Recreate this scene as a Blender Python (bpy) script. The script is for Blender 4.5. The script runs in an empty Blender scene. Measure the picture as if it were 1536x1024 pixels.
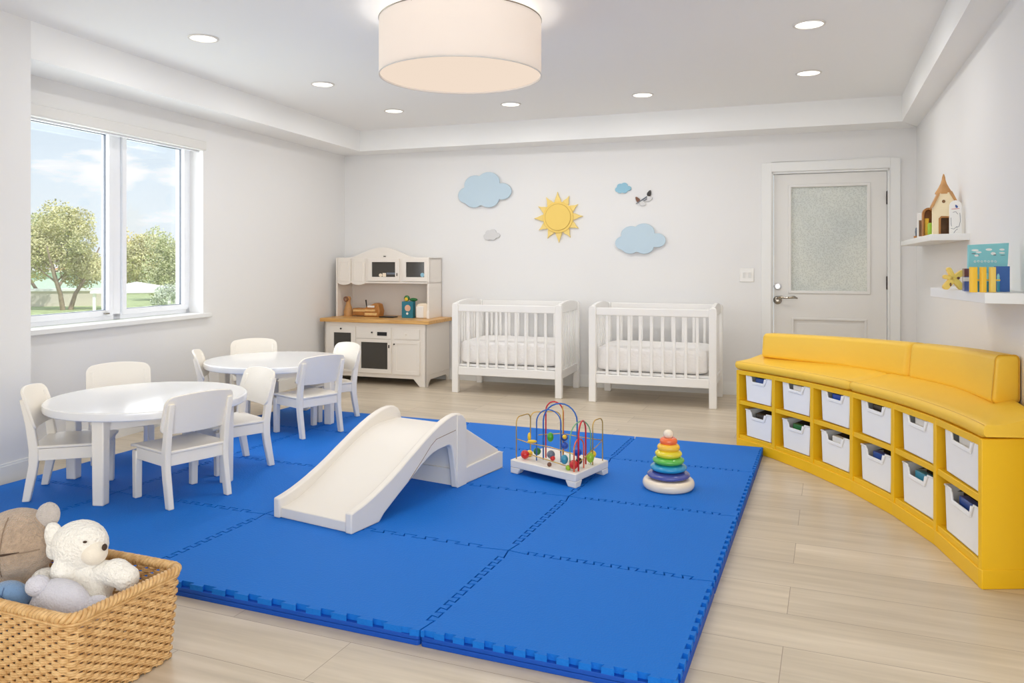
import bpy, bmesh, math, random
from mathutils import Vector, Matrix, noise
S = bpy.context.scene
COL = S.collection
R = math.radians
random.seed(7)

# ------------------------------------------------------------------ camera, sky, exposure
F, H = 1178.0, 1.22                       # focal length in pixels (1536 wide), eye height
cam_d = bpy.data.cameras.new('camera'); cam = bpy.data.objects.new('camera', cam_d); COL.objects.link(cam)
cam.location = (0, 0, H); cam.rotation_euler = (R(90), 0, 0)
cam_d.sensor_width = 36; cam_d.lens = F/1536*36; cam_d.shift_y = -122/1536
cam_d.clip_start = .05; cam_d.clip_end = 300
S.camera = cam
S.view_settings.view_transform = 'Standard'; S.view_settings.look = 'None'
S.view_settings.gamma = 1; S.view_settings.use_curve_mapping = False
S.view_settings.exposure = -0.13
EXT = 1.0
S.cycles.max_bounces = 10; S.cycles.diffuse_bounces = 6; S.cycles.glossy_bounces = 4
S.cycles.transparent_max_bounces = 12; S.cycles.sample_clamp_indirect = 6
S.cycles.caustics_reflective = False; S.cycles.caustics_refractive = False

w = bpy.data.worlds.new('sky'); S.world = w; w.use_nodes = True
nt = w.node_tree; nt.nodes.clear()
def N(nt, t, **k):
    n = nt.nodes.new(t)
    for a, b in k.items(): setattr(n, a, b)
    return n
def ramp(nt, stops, inp=None):
    n = N(nt, 'ShaderNodeValToRGB'); e = n.color_ramp.elements
    while len(e) < len(stops): e.new(.5)
    for q, (p, c) in zip(e, stops): q.position = p; q.color = (*c, 1) if len(c) == 3 else c
    if inp is not None: nt.links.new(inp, n.inputs[0])
    return n
tc = N(nt, 'ShaderNodeTexCoord'); sep = N(nt, 'ShaderNodeSeparateXYZ'); nt.links.new(tc.outputs['Generated'], sep.inputs[0])
grad = ramp(nt, [(0, (.74, .77, .76)), (.49, (.76, .82, .86)), (.53, (.76, .85, .91)), (.60, (.63, .765, .90)), (1, (.38, .56, .82))])
mr = N(nt, 'ShaderNodeMapRange'); mr.inputs[1].default_value = -1; mr.inputs[2].default_value = 1
nt.links.new(sep.outputs[2], mr.inputs[0]); nt.links.new(mr.outputs[0], grad.inputs[0])
mp = N(nt, 'ShaderNodeMapping'); mp.inputs['Scale'].default_value = (1, 1, 3.2); nt.links.new(tc.outputs['Generated'], mp.inputs[0])
nz = N(nt, 'ShaderNodeTexNoise'); nz.inputs['Scale'].default_value = 7.5; nz.inputs['Detail'].default_value = 6; nz.inputs['Roughness'].default_value = .55
nt.links.new(mp.outputs[0], nz.inputs[0])
cl = ramp(nt, [(.49, (0, 0, 0)), (.585, (1, 1, 1))], nz.outputs[0])
mx = N(nt, 'ShaderNodeMixRGB'); nt.links.new(cl.outputs[0], mx.inputs[0]); nt.links.new(grad.outputs[0], mx.inputs[1]); mx.inputs[2].default_value = (.98, .985, .99, 1)
bg = N(nt, 'ShaderNodeBackground'); bg.inputs[1].default_value = 1.22; nt.links.new(mx.outputs[0], bg.inputs[0])
wo = N(nt, 'ShaderNodeOutputWorld'); nt.links.new(bg.outputs[0], wo.inputs[0])

def light(name, typ, loc, energy, rot=(0, 0, 0), color=(1, 1, 1), **k):
    d = bpy.data.lights.new(name, typ); o = bpy.data.objects.new(name, d); COL.objects.link(o)
    o.location = loc; o.rotation_euler = rot; d.energy = energy; d.color = color
    for a, b in k.items(): setattr(d, a, b)
    return o
# sun, an unseen fill light added behind the viewer, and garden window daylight
light('sun', 'SUN', (0, 0, 9), 3.5, Vector((-.55, .5, -1.1)).to_track_quat('-Z', 'Y').to_euler(), (1, .97, .92), angle=.02)
light('added_front_fill', 'AREA', (.3, -2.3, 1.4), 136, (R(101), 0, R(-8)), (.955, .975, .98), shape='RECTANGLE', size=4.4, size_y=2.1)
light('daylight_from_garden_window', 'AREA', (-3.1, 5.55, 1.5), 30, (R(92), 0, R(-106.5)), (.93, .97, 1), shape='RECTANGLE', size=1.7, size_y=1.3)

# ------------------------------------------------------------------ materials
MAT = {}
def srgb(c):
    return tuple(((v/255+.055)/1.055)**2.4 if v/255 > .04045 else v/255/12.92 for v in c)
def mat(name, c, rough=.5, metal=0, bump=0, bscale=60, var=0, vscale=8, emit=0, spec=.5, sheen=0, coat=0, alpha=1, trans=0, detail=3):
    m = bpy.data.materials.new(name); m.use_nodes = True; t = m.node_tree; p = t.nodes['Principled BSDF']
    c = srgb(c)
    p.inputs['Base Color'].default_value = (*c, 1); p.inputs['Roughness'].default_value = rough
    p.inputs['Metallic'].default_value = metal; p.inputs['Specular IOR Level'].default_value = spec
    if sheen: p.inputs['Sheen Weight'].default_value = sheen
    if coat: p.inputs['Coat Weight'].default_value = coat
    if alpha < 1: p.inputs['Alpha'].default_value = alpha
    if trans: p.inputs['Transmission Weight'].default_value = trans
    tcn = N(t, 'ShaderNodeTexCoord')
    if emit: p.inputs['Emission Color'].default_value = (*c, 1); p.inputs['Emission Strength'].default_value = emit
    if var:
        n = N(t, 'ShaderNodeTexNoise'); n.inputs['Scale'].default_value = vscale; n.inputs['Detail'].default_value = 4
        t.links.new(tcn.outputs['Object'], n.inputs[0])
        r = ramp(t, [(.3, tuple(max(0, v*(1-var)) for v in c)), (.7, tuple(min(1, v*(1+var)) for v in c))], n.outputs[0])
        t.links.new(r.outputs[0], p.inputs['Base Color'])
    if bump:
        n = N(t, 'ShaderNodeTexNoise'); n.inputs['Scale'].default_value = bscale; n.inputs['Detail'].default_value = detail
        t.links.new(tcn.outputs['Object'], n.inputs[0])
        b = N(t, 'ShaderNodeBump'); b.inputs['Strength'].default_value = bump; b.inputs['Distance'].default_value = .01
        t.links.new(n.outputs[0], b.inputs['Height']); t.links.new(b.outputs[0], p.inputs['Normal'])
    MAT[name] = m; return m
mat('wall_paint', (233, 232, 231), .85, bump=.05, bscale=220)
mat('ceiling_paint', (245, 245, 244), .9)
mat('trim_white', (236, 236, 234), .45)
mat('door_paint', (228, 226, 222), .4)
mat('upvc', (240, 242, 246), .3)
mat('blind', (225, 223, 219), .8)
mat('lacquer', (247, 240, 228), .32, bump=.01, bscale=90)
mat('table_gloss', (243, 243, 243), .12, coat=.3)
mat('crib_white', (243, 241, 238), .38)
mat('kitchen_white', (236, 229, 220), .4)
mat('slide_white', (233, 227, 218), .42, bump=.02, bscale=160)
mat('yellow_paint', (242, 192, 20), .42, bump=.015, bscale=120)
mat('darkening_taupe', (104, 92, 80), .7)
mat('bin_white', (246, 247, 249), .38)
mat('dark_glass', (66, 63, 58), .12)
mat('dark_metal', (52, 46, 42), .35, .6)
mat('nickel', (168, 162, 152), .25, 1)
mat('black_plastic', (28, 28, 30), .4)
mat('mattress', (246, 243, 240), .9, bump=.6, bscale=46, sheen=.3)
mat('brass', (206, 170, 92), .35, .7)
mat('sun_yellow', (240, 206, 108), .6)
mat('sun_pale', (240, 212, 128), .6)
mat('sun_groove', (196, 156, 62), .6)
mat('cloud_blue', (192, 212, 225), .7)
mat('cloud_teal', (150, 196, 216), .7)
mat('cloud_grey', (214, 213, 213), .7)
mat('light_wood', (226, 186, 122), .45, var=.12, vscale=20)
mat('cream_wood', (245, 228, 190), .5)
mat('brown_wood', (176, 118, 56), .5, var=.15, vscale=25)
mat('beech_tan', (198, 148, 92), .5, var=.1, vscale=18)
mat('inner_wood', (128, 92, 58), .6, var=.2, vscale=30)
mat('plate_white', (238, 236, 232), .4)
mat('plush_brown', (190, 164, 140), .95, bump=.9, bscale=210, var=.16, vscale=70, sheen=.6)
mat('plush_greybrown', (204, 194, 188), .95, bump=.8, bscale=220, sheen=.6)
mat('plush_cream', (252, 247, 238), .95, bump=.9, bscale=120, sheen=.6)
mat('plush_muzzle', (240, 230, 214), .9, bump=.3, bscale=260, sheen=.4)
mat('plush_lavender', (218, 216, 226), .95, bump=.7, bscale=170, sheen=.6)
mat('plush_blue', (116, 150, 190), .9, bump=.5, bscale=200, sheen=.5)
mat('seam_dark', (70, 52, 40), .9)
mat('seam_soft', (150, 128, 108), .9)
mat('seam_blue', (70, 96, 138), .9)
mat('chrome_white', (228, 228, 230), .2, .3)
mat('grass', (176, 190, 138), .9, var=.25, vscale=3)
mat('mint_wall', (214, 236, 226), .8)
mat('pale_wall', (224, 216, 202), .8)
mat('tile_roof', (206, 160, 120), .8)
mat('canvas_white', (248, 248, 246), .8)
mat('bark', (168, 150, 134), .9, var=.2)
mat('leaf_yellow', (206, 202, 152), .8, var=.35, vscale=2.5)  # haze is put into these leaf colours as extra paleness
mat('leaf_green', (196, 200, 154), .8, var=.3, vscale=2.5)
mat('leaf_gold', (222, 210, 150), .8, var=.3, vscale=2.5)
mat('leaf_pale', (206, 214, 192), .8, var=.3, vscale=2.5)
for n_, c_ in dict(red=(206, 40, 38), green=(70, 160, 40), dark_green=(40, 110, 52), blue=(24, 76, 178), navy=(44, 78, 150), teal=(58, 142, 168),
                   slate=(104, 112, 124), yellow=(240, 196, 40), lime=(150, 190, 40), brown=(120, 74, 50), orange=(226, 120, 50), black=(50, 44, 40),
                   pink=(226, 180, 150), aqua=(140, 206, 210), maroon=(92, 44, 56)).items():
    mat('paint_'+n_, c_, .28, coat=.2)
for n_, c_ in dict(ring_orange=(240, 112, 58), ring_amber=(246, 196, 60), ring_yellow=(232, 214, 52), ring_green=(96, 186, 78), ring_blue=(40, 150, 196), ring_violet=(74, 84, 158), natural=(244, 228, 204)).items():
    mat(n_, c_, .2, coat=.4)
mat('wire_red', (206, 34, 44), .3); mat('wire_blue', (34, 100, 180), .3); mat('wire_orange', (226, 104, 66), .3); mat('wire_green', (120, 176, 130), .3)
mat('book_aqua', (136, 204, 210), .45); mat('book_blue', (62, 104, 172), .4); mat('teal_card', (36, 118, 138), .5)
mat('box_yellow', (246, 196, 56), .45); mat('box_paleyellow', (246, 210, 104), .45)
mat('glass_clear', (235, 240, 240), .05, trans=1)
mat('leather', (246, 200, 62), .42, bump=.12, bscale=420, detail=2)
mat('leather_seam', (214, 164, 40), .5)
mat('lamp_trim', (226, 222, 216), .4)

def node_mat(name):
    m = bpy.data.materials.new(name); m.use_nodes = True; MAT[name] = m
    return m, m.node_tree, m.node_tree.nodes['Principled BSDF']
# floor: pale oak vinyl planks running across the room
PA = -22.1
m, t, p = node_mat('oak_planks')
g = N(t, 'ShaderNodeTexCoord')
def texmap(scale=(1, 1, 1), loc=(0, 0, 0)):
    q = N(t, 'ShaderNodeMapping'); q.inputs['Scale'].default_value = scale; q.inputs['Location'].default_value = loc
    t.links.new(g.outputs['Object'], q.inputs[0]); return q
bm_ = texmap((1, 1, 1), (.14, -.17, 0))
br = N(t, 'ShaderNodeTexBrick'); t.links.new(bm_.outputs[0], br.inputs[0])
br.inputs['Scale'].default_value = 1; br.inputs['Brick Width'].default_value = 1.28; br.inputs['Row Height'].default_value = .245
br.inputs['Mortar Size'].default_value = .0012; br.inputs['Mortar Smooth'].default_value = .1; br.offset = .37; br.offset_frequency = 2
br.inputs['Color1'].default_value = (0, 0, 0, 1); br.inputs['Color2'].default_value = (1, 1, 1, 1); br.inputs['Mortar'].default_value = (.5, .5, .5, 1)
n1 = N(t, 'ShaderNodeTexNoise'); n1.inputs['Scale'].default_value = 1; n1.inputs['Detail'].default_value = 6; n1.inputs['Roughness'].default_value = .6
off = N(t, 'ShaderNodeVectorMath', operation='MULTIPLY_ADD'); t.links.new(br.outputs[0], off.inputs[0]); off.inputs[1].default_value = (7, 3, 5)
t.links.new(texmap((1.3, 20, 1)).outputs[0], off.inputs[2]); t.links.new(off.outputs[0], n1.inputs[0])
n2 = N(t, 'ShaderNodeTexNoise'); n2.inputs['Scale'].default_value = 1; n2.inputs['Detail'].default_value = 3; t.links.new(texmap((.8, 3.5, 1)).outputs[0], n2.inputs[0])
c1 = ramp(t, [(.30, srgb((196, 182, 161))), (.52, srgb((211, 197, 176))), (.75, srgb((223, 210, 191)))], n1.outputs[0])
c2 = ramp(t, [(.25, (.84, .83, .81)), (.75, (1.08, 1.08, 1.08))], n2.outputs[0])
mm = N(t, 'ShaderNodeMixRGB', blend_type='MULTIPLY'); mm.inputs[0].default_value = 1; t.links.new(c1.outputs[0], mm.inputs[1]); t.links.new(c2.outputs[0], mm.inputs[2])
c3 = ramp(t, [(0, (.94, .94, .94)), (1, (1.04, 1.04, 1.04))], br.outputs[0])
m3 = N(t, 'ShaderNodeMixRGB', blend_type='MULTIPLY'); m3.inputs[0].default_value = 1; t.links.new(mm.outputs[0], m3.inputs[1]); t.links.new(c3.outputs[0], m3.inputs[2])
m4 = N(t, 'ShaderNodeMixRGB'); t.links.new(br.outputs['Fac'], m4.inputs[0]); t.links.new(m3.outputs[0], m4.inputs[1]); m4.inputs[2].default_value = (*srgb((150, 132, 112)), 1)
t.links.new(m4.outputs[0], p.inputs['Base Color']); p.inputs['Roughness'].default_value = .34
b = N(t, 'ShaderNodeBump'); b.inputs['Strength'].default_value = .08; b.inputs['Distance'].default_value = .004; t.links.new(n1.outputs[0], b.inputs['Height']); t.links.new(b.outputs[0], p.inputs['Normal'])
# counter: honey wood
m, t, p = node_mat('honey_wood'); g = N(t, 'ShaderNodeTexCoord')
n1 = N(t, 'ShaderNodeTexNoise'); n1.inputs['Scale'].default_value = 1; n1.inputs['Detail'].default_value = 5; t.links.new(texmap((4, 60, 30)).outputs[0], n1.inputs[0])
c1 = ramp(t, [(.3, srgb((196, 144, 78))), (.7, srgb((226, 178, 108)))], n1.outputs[0]); t.links.new(c1.outputs[0], p.inputs['Base Color']); p.inputs['Roughness'].default_value = .35
# foam mat: blue, fine woven emboss
m, t, p = node_mat('blue_foam'); g = N(t, 'ShaderNodeTexCoord')
p.inputs['Base Color'].default_value = (*srgb((19, 112, 207)), 1); p.inputs['Roughness'].default_value = .65; p.inputs['Specular IOR Level'].default_value = .2
v1 = N(t, 'ShaderNodeTexVoronoi'); v1.inputs['Scale'].default_value = 130; t.links.new(texmap((1, .7, 1)).outputs[0], v1.inputs[0])
b = N(t, 'ShaderNodeBump'); b.inputs['Strength'].default_value = .35; b.inputs['Distance'].default_value = .003; t.links.new(v1.outputs[0], b.inputs['Height']); t.links.new(b.outputs[0], p.inputs['Normal'])
mat('blue_foam_side', (8, 76, 176), .55, spec=.35)
# obscured glass of the door
m, t, p = node_mat('obscured_glass'); g = N(t, 'ShaderNodeTexCoord')
v1 = N(t, 'ShaderNodeTexVoronoi'); v1.inputs['Scale'].default_value = 85; t.links.new(texmap().outputs[0], v1.inputs[0])
n1 = N(t, 'ShaderNodeTexNoise'); n1.inputs['Scale'].default_value = 1.6; t.links.new(texmap().outputs[0], n1.inputs[0])
c1 = ramp(t, [(.0, srgb((186, 190, 186))), (.6, srgb((214, 218, 214)))], v1.outputs[0])
c2 = ramp(t, [(.3, (.9, .92, .92)), (.7, (1.12, 1.1, 1.04))], n1.outputs[0])
mm = N(t, 'ShaderNodeMixRGB', blend_type='MULTIPLY'); mm.inputs[0].default_value = 1; t.links.new(c1.outputs[0], mm.inputs[1]); t.links.new(c2.outputs[0], mm.inputs[2])
t.links.new(mm.outputs[0], p.inputs['Base Color']); p.inputs['Roughness'].default_value = .18
b = N(t, 'ShaderNodeBump'); b.inputs['Strength'].default_value = .7; b.inputs['Distance'].default_value = .004; t.links.new(v1.outputs[0], b.inputs['Height']); t.links.new(b.outputs[0], p.inputs['Normal'])
# wicker
m, t, p = node_mat('wicker'); g = N(t, 'ShaderNodeTexCoord')
n1 = N(t, 'ShaderNodeTexNoise'); n1.inputs['Scale'].default_value = 45; n1.inputs['Detail'].default_value = 5; t.links.new(g.outputs['Object'], n1.inputs[0])
c1 = ramp(t, [(.3, srgb((196, 150, 92))), (.7, srgb((232, 194, 138)))], n1.outputs[0]); t.links.new(c1.outputs[0], p.inputs['Base Color']); p.inputs['Roughness'].default_value = .45
# lamp glows
def glow(name, c, s):
    m = bpy.data.materials.new(name); m.use_nodes = True; t = m.node_tree; t.nodes.clear()
    e = N(t, 'ShaderNodeEmission'); e.inputs[0].default_value = (*srgb(c), 1); e.inputs[1].default_value = s
    o = N(t, 'ShaderNodeOutputMaterial'); t.links.new(e.outputs[0], o.inputs[0]); MAT[name] = m
glow('lamp_glow', (255, 234, 214), .98); glow('downlight_glow', (255, 250, 240), 3.0)
m = bpy.data.materials.new('lampshade_fabric'); m.use_nodes = True; MAT['lampshade_fabric'] = m; t = m.node_tree; p = t.nodes['Principled BSDF']
p.inputs['Base Color'].default_value = (*srgb((246, 241, 237)), 1); p.inputs['Roughness'].default_value = .8
tr = N(t, 'ShaderNodeBsdfTranslucent'); tr.inputs[0].default_value = (*srgb((255, 249, 243)), 1)
ms = N(t, 'ShaderNodeMixShader'); ms.inputs[0].default_value = .35; t.links.new(p.outputs[0], ms.inputs[1]); t.links.new(tr.outputs[0], ms.inputs[2]); t.links.new(ms.outputs[0], t.nodes['Material Output'].inputs[0])
m = bpy.data.materials.new('window_glass'); m.use_nodes = True; MAT['window_glass'] = m; t = m.node_tree; t.nodes.clear()
a_ = N(t, 'ShaderNodeBsdfTransparent'); gl = N(t, 'ShaderNodeBsdfGlossy'); gl.inputs['Roughness'].default_value = .02
ms = N(t, 'ShaderNodeMixShader'); ms.inputs[0].default_value = .06; o = N(t, 'ShaderNodeOutputMaterial')
t.links.new(a_.outputs[0], ms.inputs[1]); t.links.new(gl.outputs[0], ms.inputs[2]); t.links.new(ms.outputs[0], o.inputs[0])

# ------------------------------------------------------------------ mesh helpers
class MB:
    def __init__(s): s.v = []; s.f = []; s.mi = []; s.cur = 0; s.M = Matrix()
    def add(s, vs, fs):
        b = len(s.v); s.v += [tuple(s.M @ Vector(v)) for v in vs]
        for f in fs: s.f.append([b+i for i in f]); s.mi.append(s.cur)
        return s
    def box(s, x0, x1, y0, y1, z0, z1):
        return s.add([(x, y, z) for z in (z0, z1) for y in (y0, y1) for x in (x0, x1)],
                     [(0, 2, 3, 1), (4, 5, 7, 6), (0, 1, 5, 4), (2, 6, 7, 3), (0, 4, 6, 2), (1, 3, 7, 5)])
    def prism(s, pts, h0, h1, ax='z'):     # polygon extruded; ax z: (x,y) ; y: (x,z) ; x: (y,z)
        n = len(pts)
        mk = {'z': lambda a, b, h: (a, b, h), 'y': lambda a, b, h: (a, h, b), 'x': lambda a, b, h: (h, a, b)}[ax]
        vs = [mk(a, b, h0) for a, b in pts]+[mk(a, b, h1) for a, b in pts]
        ar = sum(pts[i][0]*pts[(i+1) % n][1]-pts[(i+1) % n][0]*pts[i][1] for i in range(n))
        fs = [tuple(range(n)), tuple(range(2*n-1, n-1, -1))]+[(i, i+n, (i+1) % n+n, (i+1) % n) for i in range(n)]
        return s.add(vs, fs)
    def tube(s, pts, r, k=8, closed=False):
        pts = [Vector(q) for q in pts]; n = len(pts); vs = []; fs = []
        up = None
        for i, q in enumerate(pts):
            a = pts[(i-1) % n] if (closed or i) else q; c = pts[(i+1) % n] if (closed or i < n-1) else q
            d = (c-a).normalized()
            if up is None: up = Vector((0, 0, 1)) if abs(d.z) < .9 else Vector((1, 0, 0))
            side = d.cross(up)
            if side.length < 1e-6: side = d.orthogonal()
            side.normalize(); up = side.cross(d).normalized()
            rr = r[i] if isinstance(r, (list, tuple)) else r
            ra, rb = rr if isinstance(rr, tuple) else (rr, rr)
            for j in range(k):
                t = 2*math.pi*j/k; vs.append(q+side*math.cos(t)*ra+up*math.sin(t)*rb)
        m = n if closed else n-1
        for i in range(m):
            for j in range(k):
                a, b = i*k, ((i+1) % n)*k; j2 = (j+1) % k
                fs.append((a+j, a+j2, b+j2, b+j))
        if not closed: fs += [tuple(range(k-1, -1, -1)), tuple((n-1)*k+j for j in range(k))]
        return s.add(vs, fs)
    def lathe(s, prof, c=(0, 0, 0), k=32, cap=True):
        vs = []; fs = []; n = len(prof)
        for r, z in prof:
            for j in range(k):
                t = 2*math.pi*j/k; vs.append((c[0]+r*math.cos(t), c[1]+r*math.sin(t), c[2]+z))
        for i in range(n-1):
            for j in range(k):
                j2 = (j+1) % k; fs.append((i*k+j, i*k+j2, (i+1)*k+j2, (i+1)*k+j))
        if cap:
            if prof[0][0] > 1e-5: fs.append(tuple(range(k-1, -1, -1)))
            if prof[-1][0] > 1e-5: fs.append(tuple((n-1)*k+j for j in range(k)))
        return s.add(vs, fs)
    def torus(s, c, R_, r, rz=None, k=40, m=14):
        vs = []; fs = []; rz = rz or r
        for i in range(k):
            a = 2*math.pi*i/k
            for j in range(m):
                b = 2*math.pi*j/m; q = R_+r*math.cos(b)
                vs.append((c[0]+q*math.cos(a), c[1]+q*math.sin(a), c[2]+rz*math.sin(b)))
        for i in range(k):
            for j in range(m):
                fs.append((i*m+j, ((i+1) % k)*m+j, ((i+1) % k)*m+(j+1) % m, i*m+(j+1) % m))
        return s.add(vs, fs)
    def ball(s, c, r, k=20, m=12, rot=None):
        rx, ry, rz = r if isinstance(r, (tuple, list)) else (r, r, r); vs = []; fs = []
        Q = rot or Matrix()
        for i in range(m+1):
            a = math.pi*i/m
            for j in range(k):
                b = 2*math.pi*j/k
                v = Q @ Vector((rx*math.sin(a)*math.cos(b), ry*math.sin(a)*math.sin(b), rz*math.cos(a)))
                vs.append((c[0]+v.x, c[1]+v.y, c[2]+v.z))
        for i in range(m):
            for j in range(k):
                j2 = (j+1) % k; fs.append((i*k+j, (i+1)*k+j, (i+1)*k+j2, i*k+j2))
        return s.add(vs, fs)
    def sweep(s, secs, cap=True, closed=False):   # secs: list of rings (lists of points)
        k = len(secs[0]); n = len(secs); vs = [q for r in secs for q in r]; fs = []
        for i in range(n if closed else n-1):
            a, b = i*k, ((i+1) % n)*k
            for j in range(k):
                j2 = (j+1) % k; fs.append((a+j, a+j2, b+j2, b+j))
        if cap and not closed: fs += [tuple(range(k-1, -1, -1)), tuple((n-1)*k+j for j in range(k))]
        return s.add(vs, fs)
    def build(s, name, m, parent=None, bevel=0, smooth=False, seg=2, weld=True, label=None, ang=35):
        me = bpy.data.meshes.new(name); me.from_pydata(s.v, [], s.f)
        ms = m if isinstance(m, (list, tuple)) else [m]
        for q in ms: me.materials.append(MAT[q])
        for pl, i in zip(me.polygons, s.mi): pl.material_index = min(i, len(ms)-1)
        b = bmesh.new(); b.from_mesh(me)
        if weld: bmesh.ops.remove_doubles(b, verts=b.verts, dist=1e-5)
        bmesh.ops.recalc_face_normals(b, faces=b.faces)
        b.to_mesh(me); b.free()
        if smooth:
            for pl in me.polygons: pl.use_smooth = True
            if smooth == 'auto': me.set_sharp_from_angle(angle=R(ang))
        o = bpy.data.objects.new(name, me); COL.objects.link(o)
        if parent: o.parent = parent
        if bevel:
            q = o.modifiers.new('bevel', 'BEVEL'); q.width = bevel; q.segments = seg; q.limit_method = 'ANGLE'; q.angle_limit = R(40)
            q.harden_normals = False
            for pl in me.polygons: pl.use_smooth = True
            me.set_sharp_from_angle(angle=R(40))
        if label: o['label'] = label
        return o
def tag(o, label, cat, group=None, kind=None):
    o['label'] = label; o['category'] = cat
    if group: o['group'] = group
    if kind: o['kind'] = kind
    return o
def empty(name, loc=(0, 0, 0), rz=0, label=None, cat=None, group=None):
    o = bpy.data.objects.new(name, None); COL.objects.link(o); o.location = loc; o.rotation_euler = (0, 0, R(rz)); o.empty_display_size = .1
    if label: tag(o, label, cat, group)
    return o
def struct(o, label=None):
    o['kind'] = 'structure'
    if label: o['label'] = label
    return o
def dup(o, parent=None):
    c = o.copy(); COL.objects.link(c)
    if parent: c.parent = parent
    for ch in [q for q in bpy.data.objects if q.parent == o]: dup(ch, c)
    return c
def rrect(x0, x1, y0, y1, r, k=5):
    out = []
    for cx, cy, a0 in ((x1-r, y0+r, -90), (x1-r, y1-r, 0), (x0+r, y1-r, 90), (x0+r, y0+r, 180)):
        for i in range(k+1):
            a = R(a0+90*i/k); out.append((cx+r*math.cos(a), cy+r*math.sin(a)))
    return out
def rot(v, a):
    a = R(a); return (v[0]*math.cos(a)-v[1]*math.sin(a), v[0]*math.sin(a)+v[1]*math.cos(a))
def at(x, y, z=0):                       # where a spot of the photograph lies on a level surface of height z
    d = F*(H-z)/(y-390); return ((x-768)/F*d, d, z)

# ------------------------------------------------------------------ room shell
BA = -19.28                              # heading of the back wall
CORNER = (-1.8035, 8.4574)               # back-left corner of the room
BV = rot((0, 1), BA); BU = rot((1, 0), BA)
LA = -106.547                            # heading of the left wall, from the corner towards the viewer
CEIL, SOF = 2.55, 2.34
def back(u, v=0, z=0): return (CORNER[0]+BU[0]*u+BV[0]*v, CORNER[1]+BU[1]*u+BV[1]*v, z)
LU = rot((1, 0), LA); LN = rot((0, 1), LA)      # LN points into the room
def left(s, n=0, z=0): return (CORNER[0]+LU[0]*s+LN[0]*n, CORNER[1]+LU[1]*s+LN[1]*n, z)
def rwall(Y, n=0, z=0):                  # right wall line, n = distance into the room
    d = (.3905, 1); l = math.hypot(*d); nx, ny = -1/l, .3905/l
    return (.8276+.3905*Y+nx*n, Y+ny*n, z)
RC = (3.417, 6.631)
# floor
mb = MB(); mb.box(-9, 9, -6, 11, -.2, 0)
fl = mb.build('floor', 'oak_planks'); struct(fl)
fl.rotation_euler = (0, 0, R(PA))
me = fl.data
inv = Matrix.Rotation(R(-PA), 4, 'Z')
pts = [left(12.4, -.3), back(-.35, .3), (RC[0]+.45, RC[1]+.1), rwall(2.35, -.2), (3.5, 1.55), (2.6, -4.2)]
me.clear_geometry(); mb = MB(); mb.M = inv; mb.prism([(q[0], q[1]) for q in pts], -.2, 0)
me.from_pydata(mb.v, [], mb.f); me.update()
# ceiling: raised centre panel inside a dropped border
IL = [left(12.4, .33), (-1.566, 8.09), (3.151, 6.343), (3.151-(6.343+3.2)*.3965, -3.2)]
mb = MB(); mb.prism([(q[0], q[1]) for q in pts], CEIL, CEIL+.15); struct(mb.build('ceiling', 'ceiling_paint'))
for nm, pl in dict(soffit_left=[left(12.4, -.02), back(0, .02), (-1.566, 8.09), IL[0]],
                   soffit_back=[back(-.02, .02), (RC[0]+.03, RC[1]+.03), (3.151, 6.343), (-1.566, 8.09)],
                   soffit_right=[(RC[0]+.02, RC[1]), rwall(2.25, -.02), (1.528, 2.25), (3.151, 6.343)]).items():
    mb = MB(); mb.prism([(q[0], q[1]) for q in pl], SOF, CEIL+.01); struct(mb.build('ceiling_'+nm, 'ceiling_paint'))
# left wall with window opening
T = .26
def holewall(name, length, holes, frame_fn, th, m='wall_paint', z1=CEIL+.02):
    mb = MB(); s0 = -.3
    def seg(a, b, za, zb):
        P = [frame_fn(a, 0), frame_fn(b, 0), frame_fn(b, -th), frame_fn(a, -th)]
        mb.prism([(q[0], q[1]) for q in P], za, zb)
    cur = s0
    for a, b, za, zb in holes:
        seg(cur, a, 0, z1); seg(a, b, 0, za) if za > 0 else None; seg(a, b, zb, z1); cur = b
    seg(cur, length, 0, z1)
    return struct(mb.build(name, m))
WS0, WS1, WZ0, WZ1 = 2.301, 4.12, .80, 2.165
holewall('wall_left', 12.4, [(WS0, WS1, WZ0-.02, WZ1)], left, T)
DS0, DS1, DZ = 4.365, 5.326, 2.005
holewall('wall_back', 5.85, [(DS0, DS1, 0, DZ)], lambda s, n: back(s, -n), .2)
q = [(RC[0], RC[1]), rwall(2.25), (3.2, 1.45), (2.3, -4.1), (2.5, -4.15), (3.42, 1.56), rwall(2.45, -.2), (RC[0]+.2, RC[1]+.02)]
# the wall turns outward just before the viewer, where the room widens
for i_, nm in ((0, 'wall_right'), (1, 'wall_right_return'), (2, 'wall_right_front')):
    mb = MB(); mb.prism([(a[0], a[1]) for a in (q[i_], q[i_+1], q[6-i_], q[7-i_])], 0, CEIL+.02); struct(mb.build(nm, 'wall_paint'))
# pier on the left, nearer the viewer
mb = MB(); q = [left(4.175, -.02), left(4.175, .335), left(12.4, .335), left(12.4, -.02)]
mb.prism([(a[0], a[1]) for a in q], 0, CEIL+.01); struct(mb.build('wall_left_pier', 'wall_paint'))
# span of the open front behind the viewer
A_, B_ = left(12.0, .2), rwall(-3.0)
ang_f = math.degrees(math.atan2(B_[1]-A_[1], B_[0]-A_[0])); Lf = math.dist(A_[:2], B_[:2])
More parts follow.
